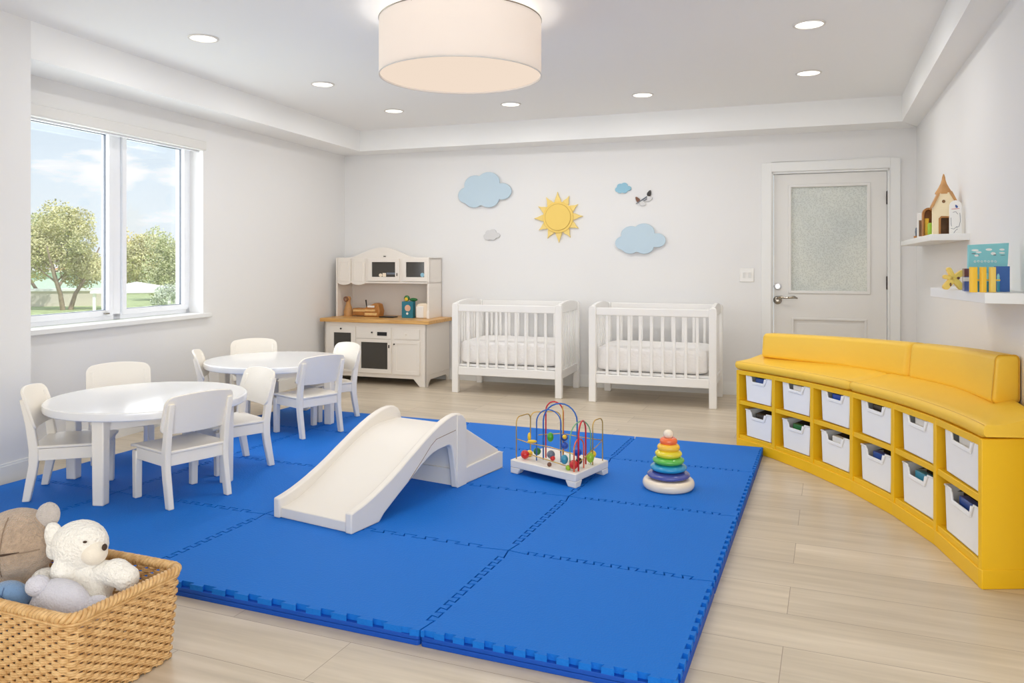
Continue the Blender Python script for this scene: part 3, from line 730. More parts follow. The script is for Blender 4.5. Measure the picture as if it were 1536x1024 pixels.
mb = MB(); mb.prism([(.885, 0), (1.262, 0), (1.262, .088), (1.235, .098), (.885, .084)], -.014, 0, 'x'); mb.prism([(.885, 0), (1.262, 0), (1.262, .088), (1.235, .098), (.885, .084)], -W_, -W_+.014, 'x'); mb.box(-W_, 0, 1.245, 1.262, 0, .088)
mb.build('ramp_skirt', 'slide_white', sl, .004)

# ------------------------------------------------------------------ bead maze
bz = empty('bead_maze', (.14, 4.33, MZ), 0, 'wooden bead maze with coloured wires and beads on a white footed base', 'toy')
o0 = Vector((.326, 4.02)); ub = Vector((-.336, .303)).normalized(); vb = Vector((.204, .290)).normalized()
o_l = ub*.452; o_r = vb*.352
bz.location = (o0.x, o0.y, MZ)
def B(a, b, z=0): q = ub*a+vb*b; return (q.x, q.y, z)     # a: leftwards along front edge, b: along right edge
def quadprism(mb, a0, a1, b0, b1, z0, z1, tp=0):
    P = [B(a0+tp*(a0 > .2), b0), B(a1-0, b0), B(a1, b1), B(a0, b1)]
    mb.prism([(q[0], q[1]) for q in (B(a0, b0), B(a1, b0), B(a1, b1), B(a0, b1))], z0, z1)
mb = MB(); quadprism(mb, 0, .452, 0, .352, .032, .074)
for a0, a1 in ((0, .07), (.382, .452)):
    for b0, b1 in ((0, .07), (.282, .352)):
        ia = (a0+.018) if a0 > .2 else a0; ia1 = a1 if a0 > .2 else a1-.018; ib = (b0+.018) if b0 > .2 else b0; ib1 = b1 if b0 > .2 else b1-.018
        lo = [B(ia, ib), B(ia1, ib), B(ia1, ib1), B(ia, ib1)]; hi = [B(a0, b0), B(a1, b0), B(a1, b1), B(a0, b1)]
        mb.sweep([[(q[0], q[1], 0) for q in lo], [(q[0], q[1], .033) for q in hi]])
mb.build('base', 'slide_white', bz, .005)
zt = .074
def arc_pts(pa, pb, h, k=12, flat=.0):     # goal-post wire from pa to pb with rounded top at height h
    (a0, b0), (a1, b1) = pa, pb; out = [B(a0, b0, zt-.01)]; rr_ = math.dist(pa, pb)/2 if not flat else flat
    for i in range(k+1):
        q = math.pi*i/k
        if flat:
            f = (flat*(1-math.cos(q)))/ (2*rr_) if q <= math.pi/2 else None
        t_ = .5-.5*math.cos(q); z = h-rr_+rr_*math.sin(q)
        out.append(B(a0+(a1-a0)*t_, b0+(b1-b0)*t_, z))
    out.append(B(a1, b1, zt-.01)); return out
def goal(pa, pb, h, r=.035):
    (a0, b0), (a1, b1) = pa, pb; L = math.dist(pa, pb); out = [B(a0, b0, zt-.01)]
    for i in range(6):
        q = math.pi/2*i/5; t_ = r*(1-math.cos(q))/L; out.append(B(a0+(a1-a0)*t_, b0+(b1-b0)*t_, h-r+r*math.sin(q)))
    for i in range(6):
        q = math.pi/2*i/5; t_ = 1-r*(1-math.sin(q))/L; out.append(B(a0+(a1-a0)*t_, b0+(b1-b0)*t_, h-r+r*math.cos(q)))
    out.append(B(a1, b1, zt-.01)); return out
def wire(pts, m, r=.0032): mb = MB(); mb.tube(pts, r, 7); return mb.build('wire', m, bz, smooth=True)
wire(goal((.43, .03), (.43, .17), .305), 'brass'); wire(goal((.43, .17), (.30, .30), .31), 'brass')
wire([B(.03, .03, zt-.01), B(.03, .03, .20)], 'brass', .0036); wire(goal((.02, .21), (.02, .32), .31), 'brass')
wire(arc_pts((.03, .03), (.03, .13), .235), 'wire_orange', .004)
wire(arc_pts((.02, .06), (.06, .20), .32), 'wire_red', .0046); wire(arc_pts((.07, .05), (.04, .22), .315), 'wire_green')
wire(arc_pts((.30, .12), (.13, .22), .385), 'wire_blue', .0042); wire(arc_pts((.32, .08), (.19, .14), .355), 'wire_blue', .0036)
wire(arc_pts((.31, .16), (.20, .18), .39), 'wire_red', .004); wire([B(.19, .16, zt-.01), B(.19, .16, .375)], 'brass')
wire([B(.43, .03, .185), B(.34, .06, .165), B(.20, .04, .175), B(.03, .03, .165)], 'brass', .0026)
wire([B(.43, .10, .10), B(.30, .05, .105), B(.12, .03, .10), B(.06, .05, .085), B(.02, .12, .13), B(.02, .22, .16)], 'brass', .0026)
wire([B(.32, .10, .21), B(.22, .2, .215), B(.10, .25, .20), B(.02, .32, .185)], 'brass', .0026); wire([B(.02, .32, .185), B(.02, .2, .15)], 'brass', .0022)
for a, b_, z, s, mt in ((.385, .055, .101, .024, 'red'), (.40, .12, .092, .018, 'yellow'), (.33, .10, .118, .021, 'dark_green'), (.25, .12, .205, (.018, .018, .026), 'green'),
                       (.18, .16, .206, .021, 'navy'), (.17, .15, .165, .020, 'blue'), (.165, .14, .215, .012, 'yellow'), (.215, .075, .125, .022, 'slate'), (.20, .07, .108, .014, 'red'),
                       (.195, .03, .084, .012, 'brown'), (.10, .04, .125, (.020, .020, .025), 'teal'), (.045, .05, .105, .024, 'red'), (.075, .04, .086, .014, 'lime'), (.055, .105, .158, .023, 'blue'),
                       (.055, .12, .108, .018, 'black'), (.03, .20, .114, (.021, .021, .028), 'lime'), (.028, .225, .128, .019, 'yellow'), (.33, .05, .182, (.026, .012, .009), 'yellow'), (.365, .07, .198, (.010, .010, .024), 'yellow')):
    mb = MB(); mb.ball(B(a, b_, z), s, 16, 10); mb.build('bead', 'paint_'+mt, bz, smooth=True)

# ------------------------------------------------------------------ stacking rings
st = empty('stacking_ring_tower', (.805, 4.04, MZ), 0, 'rainbow ring stacking tower on a cream round base', 'toy')
mb = MB(); prof = [(0, 0), (.10, 0)]+[(.112+.020*math.cos(R(a)), .026+.026*math.sin(R(a))) for a in range(-80, 91, 17)]+[(.05, .05), (0, .05)]; mb.lathe(prof, k=48); mb.build('base', 'natural', st, smooth='auto')
mb = MB(); mb.lathe([(.009, .04), (.009, .272)], k=12); mb.build('post', 'natural', st)
for z, r_, mt in ((.070, .110, 'ring_violet'), (.107, .094, 'ring_blue'), (.143, .081, 'ring_green'), (.177, .069, 'ring_yellow'), (.209, .058, 'ring_amber'), (.240, .045, 'ring_orange')):
    h_ = .0195; mb = MB(); mb.torus((0, 0, z), (r_+.010)/2, (r_-.010)/2, h_, 48, 16)
    mb.build('ring', mt, st, smooth=True)
mb = MB(); mb.ball((0, 0, .276), (.026, .026, .024), 24, 14); mb.build('knob', 'natural', st, smooth=True)

# ------------------------------------------------------------------ cribs
def make_crib():
    o = empty('crib'); Wc, Dc, px_, py = 1.052, .66, .062, .05
    for x0 in (0, Wc-px_):
        for y0 in (0, Dc-py):
            mb = MB(); mb.prism([(x0, 0), (x0+px_, 0), (x0+px_, .80), (x0+px_-.008, .822), (x0+px_/2, .828), (x0+.008, .822), (x0, .80)] if 1 else [], y0, y0+py, 'y'); mb.build('leg', 'crib_white', o, .006)
    for y0, z0_, z1_ in ((.010, .748, .812), (Dc-.04, .76, .825)):
        mb = MB(); mb.box(px_, Wc-px_, y0, y0+.03, z0_, z1_); mb.build('top_rail', 'crib_white', o, .005)
        mb = MB(); mb.box(px_, Wc-px_, y0, y0+.03, .165, .24); mb.build('bottom_rail', 'crib_white', o, .004)
        for k in range(9):
            x = px_+(Wc-2*px_)*(k+1)/10; mb = MB(); mb.box(x-.012, x+.012, y0+.008, y0+.022, .238, .75 if y0 < .1 else .762); mb.build('slat', 'crib_white', o, .003)
    for x0 in (.016, Wc-.046):
        arch = [(py, .748), (Dc-py, .75)]+[(Dc-py-(Dc-2*py)*k/10, .815+.036*math.sin(math.pi*(.15+.75*(1-k/10)))) for k in range(11)]
        mb = MB(); mb.prism(arch, x0, x0+.03, 'x'); mb.build('arched_end_rail', 'crib_white', o, .004)
        mb = MB(); mb.box(x0, x0+.03, py, Dc-py, .165, .24); mb.build('end_bottom_rail', 'crib_white', o, .004)
        for k in range(8):
            y = py+(Dc-2*py)*(k+1)/9; mb = MB(); mb.box(x0+.008, x0+.022, y-.011, y+.011, .238, .752); mb.build('slat', 'crib_white', o, .003)
    mb = MB(); mb.box(.047, Wc-.047, .042, Dc-.042, .243, .262); mb.build('mattress_board', 'crib_white', o)
    return o
def mattress(crib, label):
    mb = MB(); mb.M = Matrix(); n = 22
    x0, x1, y0, y1, z0_, z1_ = .055, .997, .048, .612, .263, .485
    secs = []
    prof = [(0, .04), (.03, .0), (.2, -.0), (.8, 0), (.97, 0), (1, .04)]
    nx, ny, nz = 24, 14, 6
    b = bmesh.new(); bmesh.ops.create_cube(b, size=1)
    bmesh.ops.subdivide_edges(b, edges=b.edges, cuts=11, use_grid_fill=True)
    for v in b.verts:
        c = v.co.copy(); r = .09
        def rnd(c, hx, hy, hz, r):
            q = Vector((c.x*2*hx, c.y*2*hy, c.z*2*hz)); i = Vector((max(-hx+r, min(hx-r, q.x)), max(-hy+r, min(hy-r, q.y)), max(-hz+r, min(hz-r, q.z))))
            d = q-i
            return i+d.normalized()*r if d.length > 1e-6 and (abs(q.x) >= hx-1e-6 or abs(q.y) >= hy-1e-6 or abs(q.z) >= hz-1e-6) else q
        q = rnd(c, (x1-x0)/2, (y1-y0)/2, (z1_-z0_)/2, .05)
        q += Vector((noise.noise(q*14), noise.noise(q*14+Vector((9, 0, 0))), noise.noise(q*14+Vector((0, 9, 0)))))*.004
        v.co = q+Vector(((x0+x1)/2, (y0+y1)/2, (z0_+z1_)/2))
    me = bpy.data.meshes.new('crib_mattress'); b.to_mesh(me); b.free(); me.materials.append(MAT['mattress'])
    for p_ in me.polygons: p_.use_smooth = True
    o = bpy.data.objects.new('crib_mattress', me); COL.objects.link(o); o.location = crib.location; o.rotation_euler = crib.rotation_euler
    tag(o, label, 'mattress'); s = o.modifiers.new('s', 'SUBSURF'); s.levels = s.render_levels = 1
def room(u, v, z=0): return rot((u, v), BA)+(z,)
cr = make_crib(); cr.location = room(-2.920, 6.66); cr.rotation_euler = (0, 0, R(BA)); tag(cr, 'white slatted baby crib beside the play kitchen, the left one', 'crib', 'white baby cribs')
cr2 = dup(cr); cr2.location = room(-1.612, 6.605); cr2.scale = (1.02, 1, 1.0); tag(cr2, 'white slatted baby crib nearer the door, the right one', 'crib', 'white baby cribs')
mattress(cr, 'white quilted mattress inside the left crib'); mattress(cr2, 'white quilted mattress inside the right crib')

# ------------------------------------------------------------------ play kitchen
KU, KV, KW, KD = -4.385, 6.83, 1.13, .54
kt = empty('play_kitchen', room(KU, KV), BA, 'cream play kitchen with a honey wood counter and arched hutch', 'play kitchen')
kx = lambda x: (x-487)*KW/153.6
mb = MB()
front = [(0, 0), (.055, 0), (.10, .072), (KW-.14, .072), (KW-.075, 0), (KW, 0), (KW, .605), (0, .605)]
mb.prism(front, .0, .02, 'y')
mb.prism([(.0, 0), (.04, 0), (.055, .035), (.09, .065), (KD-.09, .065), (KD-.055, .035), (KD-.04, 0), (KD, 0), (KD, .605), (0, .605)], KW-.02, KW, 'x')
mb.prism([(.0, 0), (.04, 0), (.09, .065), (KD-.09, .065), (KD-.04, 0), (KD, 0), (KD, .605), (0, .605)], 0, .02, 'x')
mb.box(.02, KW-.02, .02, KD-.02, .075, .60)
mb.prism([(.02, .11), (KD-.02, .11), (KD-.02, .119), (.02, .116)], KW-.001, KW+.004, 'x')
mb.build('body', 'kitchen_white', kt, .003)
mb = MB(); mb.box(-.035, KW+.04, -.035, KD+.0, .605, .64); mb.build('counter', 'honey_wood', kt, .004)
def kdoor(name, x0, x1, z0_, z1_, glass=None, raised=.012, mat_='kitchen_white'):
    mb = MB(); hs = [glass] if glass else []
    panel_face(mb, x0, x1, z0_, z1_, -raised, .001, hs); o = mb.build(name, mat_, kt, .002)
    if glass: mb = MB(); mb.box(glass[0]-.002, glass[1]+.002, -.005, -.001, glass[2]-.002, glass[3]+.002); mb.build('glass_panel', 'dark_glass', o)
    return o
def knob(par, x, z, m, r=.009, y=-.012):
    mb = MB(); mb.M = Matrix.Translation((x, y, z)) @ Matrix.Rotation(R(90), 4, 'X'); mb.lathe([(r*.5, 0), (r*.45, .006), (r, .01), (r*.9, .017), (0, .019)], k=16); mb.build('knob', m, par, smooth='auto')
d_ = kdoor('door', kx(496), kx(535.4), .112, .565, (kx(502.3), kx(529), .34, .50)); knob(d_, kx(514.3), .54, 'dark_metal')
d_ = kdoor('drawer', kx(537.4), kx(589.4), .452, .562); knob(d_, kx(561.6), .512, 'dark_metal', .008)
mb = MB(); mb.box(kx(569), kx(583.3), -.015, -.011, .482, .518); mb.build('display', 'black_plastic', d_)
d_ = kdoor('oven_door', kx(537.4), kx(589.4), .112, .447, (kx(544.3), kx(584), .155, .415))
mb = MB(); mb.box(kx(586.6)-.004, kx(586.6)+.004, -.026, -.012, .365, .395); mb.build('handle', 'dark_metal', d_, .002)
d_ = kdoor('drawer', kx(593.5), kx(631), .455, .555); knob(d_, kx(611.3), .505, 'kitchen_white', .013)
d_ = kdoor('door', kx(593), kx(631.5), .112, .44); knob(d_, kx(594.8), .405, 'dark_metal', .008)
mb = MB(); panel_face(mb, kx(593), kx(631.5), .112, .44, -.018, -.011, [(kx(598), kx(628), .15, .41)]); mb.build('door_trim', 'kitchen_white', d_, .002)
# hutch
hu0, hu1, hv, hb = -4.404-KU, -3.345-KU, 7.07-KV, 7.375-KV
hx_ = lambda x: hu0+(x-503.5)*(hu1-hu0)/139.5
mb = MB()
arch = [(hu0, 1.235)]+[(hu0+(hu1-hu0)*t_, 1.246+.104*(.5-.5*math.cos(2*math.pi*max(0, min(1, (t_-.14)/.72))))**.8) for t_ in [k/32 for k in range(33)]]+[(hu1, 1.235)]
mb.prism([(hu0, 1.0)]+arch+[(hu1, 1.0)], hv+.012, hv+.028, 'y')
mb.box(hu0, hu0+.02, hv, hb, .64, 1.245); mb.box(hu1-.02, hu1, hv, hb, .64, 1.245)
mb.box(hu0, hu1, hb-.012, hb, .64, 1.24); mb.box(hu0, hu1, hv, hb, .985, 1.0); mb.box(hu0, hu1, hv+.03, hb, 1.225, 1.24)
mb.prism([(hv, .64), (hv-.012, .64), (hv-.008, .69), (hv, .72)], hu1-.022, hu1+.006, 'x')
mb.build('hutch', 'kitchen_white', kt, .002)
for a, b_ in ((506.7, 526.3), (528.7, 548.4)):
    x0, x1 = hx_(a), hx_(b_); xm = (x0+x1)/2
    mb = MB(); mb.prism([(x0, 1.235), (x0, .985)]+[(x0+(x1-x0)*k/10, .985-.020*math.sin(math.pi*k/10)**.6) for k in range(1, 10)]+[(x1, .985), (x1, 1.235)], hv-.004, hv+.011, 'y'); o = mb.build('hutch_door', 'kitchen_white', kt, .002)
    mb = MB(); panel_face(mb, x0+.022, x1-.022, 1.005, 1.21, hv-.008, hv-.003, [(x0+.032, x1-.032, 1.015, 1.20)]); mb.build('door_trim', 'kitchen_white', o, .001)
for a, b_, c_, d__ in ((553, 600, 559, 594), (605, 641.3, 610, 636.5)):
    x0, x1, g0_, g1_ = hx_(a), hx_(b_), hx_(c_), hx_(d__)
    mb = MB(); panel_face(mb, x0, x1, 1.008, 1.235, hv-.006, hv+.011, [(g0_, g1_, 1.05, 1.20)]); o = mb.build('hutch_door', 'kitchen_white', kt, .002)
    mb = MB(); mb.box(g0_-.002, g1_+.002, hv+.003, hv+.007, 1.048, 1.202); mb.build('glass_panel', 'dark_glass', o)
    if a == 553:
        mb = MB(); mb.box(hx_(597)-.003, hx_(597)+.003, hv-.016, hv-.006, 1.06, 1.09); mb.build('handle', 'dark_metal', o)
        mb = MB(); mb.box(hx_(576), hx_(579), hv+.004, hv+.012, 1.255, 1.262); mb.build('catch', 'dark_metal', kt)
    if a == 553:     # play crockery decals seen behind the pane
        mb = MB(); mb.prism([(hx_(572)+.02*math.cos(q*.39), 1.068+.017*math.sin(q*.39)) for q in range(16)], hv+.001, hv+.003, 'y'); mb.box(hx_(575), hx_(580), hv+.001, hv+.003, 1.052, 1.09); mb.build('toy_dish', 'natural', o)
        mb = MB(); mb.box(hx_(581), hx_(594), hv+.001, hv+.0029, 1.075, 1.095); mb.build('toy_tray', 'paint_slate', o)
    else:
        mb = MB(); mb.prism([(hx_(633.5)+.021*math.cos(q*.39), 1.073+.021*math.sin(q*.39)) for q in range(16)], hv+.001, hv+.003, 'y'); mb.build('toy_cup', 'cloud_teal', o)
# things on the counter
def kp(u, v, z=.64): q = rot((KU+u, KV+v), BA); return (q[0], q[1], z)
cx_ = lambda x, v=.33: hu0+(x-503.5)*(hu1-hu0)/139.5
t1 = empty('wooden_giraffe_figure', kp(cx_(515), .34), BA, 'light wooden animal figure at the left end of the play counter', 'toy')
mb = MB(); mb.lathe([(.045, 0), (.047, .05), (.035, .09), (.022, .13), (.024, .16), (.03, .18), (.02, .20), (0, .205)], k=20); mb.build('body', 'beech_tan', t1, smooth='auto')
mb = MB(); mb.M = Matrix.Translation((-.01, -.03, .175)) @ Matrix.Rotation(R(90), 4, 'X'); mb.torus((0, 0, 0), .022, .007, k=20, m=8); mb.build('ear_ring', 'paint_brown', t1, smooth=True)
t2 = empty('wooden_cash_register', kp(cx_(547), .33), BA, 'toy cash register of tan and brown wood on the play counter', 'toy')
mb = MB(); mb.prism([(-.16, .01), (.0, .01), (.0, .085), (-.16, .085)], -.05, .06, 'y'); mb.prism([(-.03, 0), (.15, 0), (.16, .06), (.14, .13), (.10, .14), (.0, .10), (-.03, .06)], -.055, .05, 'y'); mb.build('body', 'brown_wood', t2, .008)
mb = MB(); mb.box(-.15, -.01, -.056, -.05, .05, .072); mb.box(-.01, .13, -.064, -.055, .015, .04); mb.box(-.01, .11, -.064, -.055, .055, .075); mb.build('drawer_front', 'light_wood', t2, .002)
mb = MB(); mb.box(.02, .10, -.06, -.04, .095, .115); mb.build('label_card', 'plate_white', t2, .002)
mb = MB(); mb.tube([(-.02, 0, .09), (-.03, 0, .17)], [.004, .008], 8); mb.build('crank', 'dark_metal', t2)
mb = MB(); mb.box(-.085, .075, -.04, .06, 0, .012); o = mb.build('tablet_tray', 'black_plastic', None, .003); o.location = kp(cx_(583), .25); o.rotation_euler = (0, 0, R(BA)); tag(o, 'flat black hob plate lying on the play counter', 'tray')
t3 = empty('picture_box', kp(cx_(611), .27), BA, 'teal picture box with a round face on its front, on the counter', 'box')
mb = MB(); mb.box(-.062, .062, -.02, .04, 0, .165); mb.build('carton', 'teal_card', t3, .002)
mb = MB(); mb.M = Matrix.Translation((.005, -.021, .10)) @ Matrix.Rotation(R(90), 4, 'X'); mb.lathe([(.032, 0), (.032, .002)], k=24); mb.build('printed_face', 'paint_pink', t3)
mb = MB(); mb.M = Matrix.Translation((.0, -.021, .045)) @ Matrix.Rotation(R(90), 4, 'X'); mb.lathe([(.012, 0), (.012, .002)], k=16); mb.build('printed_spot', 'plate_white', t3)
t4 = empty('toy_vegetable', kp(cx_(611), .30, .805), BA, 'green toy vegetable with a yellow slice lying on the teal box', 'toy')
mb = MB(); mb.ball((.045, 0, .018), (.045, .02, .018), 14, 8); mb.ball((-.03, 0, .03), (.032, .02, .03), 14, 8); mb.build('vegetable', 'paint_dark_green', t4, smooth=True)
mb = MB(); mb.ball((-.028, -.016, .02), (.02, .008, .02), 12, 8); mb.build('slice', 'paint_yellow', t4, smooth=True)
t5 = empty('toy_toaster', kp(cx_(631), .29), BA, 'white rounded toy toaster at the right end of the play counter', 'toy')
mb = MB(); mb.prism(rrect(-.055, .085, 0, .15, .045, 6), -.04, .06, 'y'); mb.build('body', 'natural', t5, .008)
mb = MB(); mb.box(-.05, .03, -.05, -.04, .005, .12); mb.build('front_panel', 'plate_white', t5, .004)

# ------------------------------------------------------------------ yellow storage bench
def bx(Y): return -.15371*Y*Y+1.11647*Y-.20409
YB = [2.915, 3.3646, 3.7565, 4.1309, 4.4843, 4.8232, 5.142]
PT = [Vector((bx(y), y)) for y in YB]
def cabh(Y): return .557+(Y-2.915)*(.503-.557)/(5.142-2.915)
bn = empty('storage_bench', (PT[3].x, PT[3].y, 0), 0, 'curved yellow storage bench with twelve cubbies and padded leather seat', 'bench')
O2 = Vector((PT[3].x, PT[3].y))
def nrm(i): # outward normal of bay i
    d = (PT[i+1]-PT[i]).normalized(); return Vector((d.y, -d.x))
def nvert(i):
    if i == 0: return nrm(0)
    if i == 6: return nrm(5)
    return (nrm(i-1)+nrm(i)).normalized()
def wallgap(P, n):    # distance from P along n to the right wall
    k = (.8276+.3905*P.y-P.x)/(n.x-.3905*n.y); return k
NV = [nvert(i) for i in range(7)]; NV[0] = Vector((1, .03)).normalized()
DEP = [min(.42, wallgap(PT[i], NV[i])-.012) for i in range(7)]
BK = [PT[i]+NV[i]*DEP[i] for i in range(7)]
L2 = lambda v: (v.x-O2.x, v.y-O2.y)
def slab(mb, i, z0a, z0b, z1a, z1b, f=0, back_=0):     # horizontal board in bay i, heights at its near and far end
    a, b_, c_, d_ = PT[i]+NV[i]*f, PT[i+1]+NV[i+1]*f, BK[i+1]-NV[i+1]*back_, BK[i]-NV[i]*back_
    P = [L2(a), L2(b_), L2(c_), L2(d_)]; lo = (z0a, z0b, z0b, z0a); hi = (z1a, z1b, z1b, z1a)
    mb.add([(q[0], q[1], z) for q, z in zip(P, lo)]+[(q[0], q[1], z) for q, z in zip(P, hi)], [(0, 3, 2, 1), (4, 5, 6, 7), (0, 1, 5, 4), (1, 2, 6, 5), (2, 3, 7, 6), (3, 0, 4, 7)])
k_ = lambda Y: cabh(Y)/.557
for nm, z0_, z1_, f in (('top_board', .527, .557, 0), ('middle_shelf', .312, .340, .004), ('bottom_shelf', .066, .094, .004), ('plinth', 0, .067, -.003)):
    mb = MB()
    for i in range(6): slab(mb, i, z0_*k_(YB[i]), z0_*k_(YB[i+1]), z1_*k_(YB[i]), z1_*k_(YB[i+1]), f)
    mb.build(nm, 'yellow_paint', bn, .002 if nm != 'plinth' else .003)
mb = MB()
for i in range(6):
    a, b_ = BK[i], BK[i+1]; a2, b2 = a-NV[i]*.015, b_-NV[i+1]*.015
    P = [L2(a2), L2(b2), L2(b_), L2(a)]; mb.add([(q[0], q[1], .06) for q in P]+[(q[0], q[1], .53*k_(y)) for q, y in zip(P, (YB[i], YB[i+1], YB[i+1], YB[i]))], [(0, 3, 2, 1), (4, 5, 6, 7), (0, 1, 5, 4), (1, 2, 6, 5), (2, 3, 7, 6), (3, 0, 4, 7)])
mb.build('back_panel', 'yellow_paint', bn)
for i in range(7):
    n = NV[i]; tdir = Vector((-n.y, n.x)); th = .014 if 0 < i < 6 else .012
    P0 = PT[i] + (tdir*(.009) if i == 0 else (-tdir*.009 if i == 6 else Vector((0, 0))))
    P = [L2(P0-tdir*th-n*.002), L2(P0+tdir*th-n*.002), L2(P0+tdir*th+n*(DEP[i]-.002)), L2(P0-tdir*th+n*(DEP[i]-.002))]
    mb = MB(); mb.prism(P, 0 if i in (0, 6) else .067*k_(YB[i]), .556*k_(YB[i])); mb.build('divider' if 0 < i < 6 else 'end_panel', 'yellow_paint', bn, .002)
# plinth band on the near end
n = NV[0]; tdir = Vector((-n.y, n.x)); mb = MB(); P = [L2(PT[0]-tdir*.007-n*.004), L2(PT[0]+tdir*.02-n*.004), L2(PT[0]+tdir*.02+n*(DEP[0]-.004)), L2(PT[0]-tdir*.007+n*(DEP[0]-.004))]
mb.prism(P, 0, .072); mb.build('end_plinth', 'yellow_paint', bn, .003)
# upholstered seat and back: swept rounded sections along the curve
def frontpt(Y): return Vector((bx(Y), Y))
def fnorm(Y):
    d = Vector((-.30742*Y+1.11647, 1)).normalized(); n = Vector((d.y, -d.x)); t = max(0, min(1, (3.5-Y)/.6)); return (n*(1-t)+Vector((1, .03))*t).normalized()
def seat_sec(Y, endr=0):
    P = frontpt(Y); n = fnorm(Y); dep = min(.42, wallgap(P, n)-.014); zc = cabh(Y)+.001; th = .058; e = endr
    prof = [(.0+e, .004+e*.5), (-.010+e, .018), (-.012+e, .036), (-.004+e, .050), (.012, .0575-e*.4), (.04, .061-e), (.10, .068-e), (.20, .092-e), (dep-.02, .100-e), (dep, .088-e), (dep, .004)]
    return [(*L2(P+n*a), zc+b_) for a, b_ in prof]
def seat(y0, y1, N_=24):
    secs = []
    for k in range(N_+1):
        Y = y0+(y1-y0)*k/N_; secs.append(seat_sec(Y))
    a = seat_sec(y0+(.0 if y0 < y1 else 0), .010); 
    secs[0] = seat_sec(y0, .010); secs[1] = seat_sec(y0+(y1-y0)*.02, .001); secs[-2] = seat_sec(y1-(y1-y0)*.02, .001); secs[-1] = seat_sec(y1, .010)
    mb = MB(); mb.sweep(secs); return mb.build('seat_cushion', 'leather', bn, smooth='auto', ang=60)
YS = 4.145
seat(2.895, YS-.001); seat(YS+.001, 5.155)
mb = MB(); mb.tube([(*L2(frontpt(y)+fnorm(y)*.002), cabh(y)+.0535) for y in [2.9+(5.15-2.9)*k/50 for k in range(51)]], .0016, 5); mb.build('piping', 'leather_seam', bn)
# backrest front line
BR = [(1.955, 3.20), (2.035, 3.62), (2.02, 4.02), (1.915, 4.51), (1.62, 5.12)]
def cat(P, t):
    n = len(P)-1; s = t*n; i = min(int(s), n-1); f = s-i; g = lambda k: Vector(P[max(0, min(n, k))])
    a, b_, c_, d_ = g(i-1), g(i), g(i+1), g(i+2)
    return .5*((2*b_)+(-a+c_)*f+(2*a-5*b_+4*c_-d_)*f*f+(-a+3*b_-3*c_+d_)*f**3)
def back_sec(t, e=0):
    P = cat(BR, t); d = (cat(BR, min(1, t+.01))-cat(BR, max(0, t-.01))).normalized(); n = Vector((d.y, -d.x)).normalized()
    if t < .06: n = (n*(t/.06)+Vector((1, 0))*(1-t/.06)).normalized()
    zb = cabh(P.y)+.088 + .006; ztop = .833+(P.y-3.2)*(.742-.833)/1.92; dp = min(.125, wallgap(P, n)-.008); c = .022
    pts_ = rrect(0+e, dp-e, zb-.01+e*.3, ztop-e, c, 4)
    pts_ = [(a-(.018 if False else 0)*0+(b_-zb)*.09*(1 if a < dp/2 else 0), b_) for a, b_ in pts_]
    return [(*L2(P+n*a), b_) for a, b_ in pts_]
def backcush(t0, t1):
    ts = [t0, t0+.004, t0+.012]+[t0+(t1-t0)*k/22 for k in range(1, 22)]+[t1-.012, t1-.004, t1]
    secs = [back_sec(t, .018 if k in (0, len(ts)-1) else .007 if k in (1, len(ts)-2) else 0) for k, t in enumerate(ts)]
    mb = MB(); mb.sweep(secs); return mb.build('back_cushion', 'leather', bn, smooth='auto', ang=60)
backcush(0, .499); backcush(.501, 1)
mb = MB(); mb.tube([(q[0], q[1], q[2]) for q in back_sec(.008, 0)], .0022, 5, closed=True); mb.build('piping', 'leather_seam', bn)

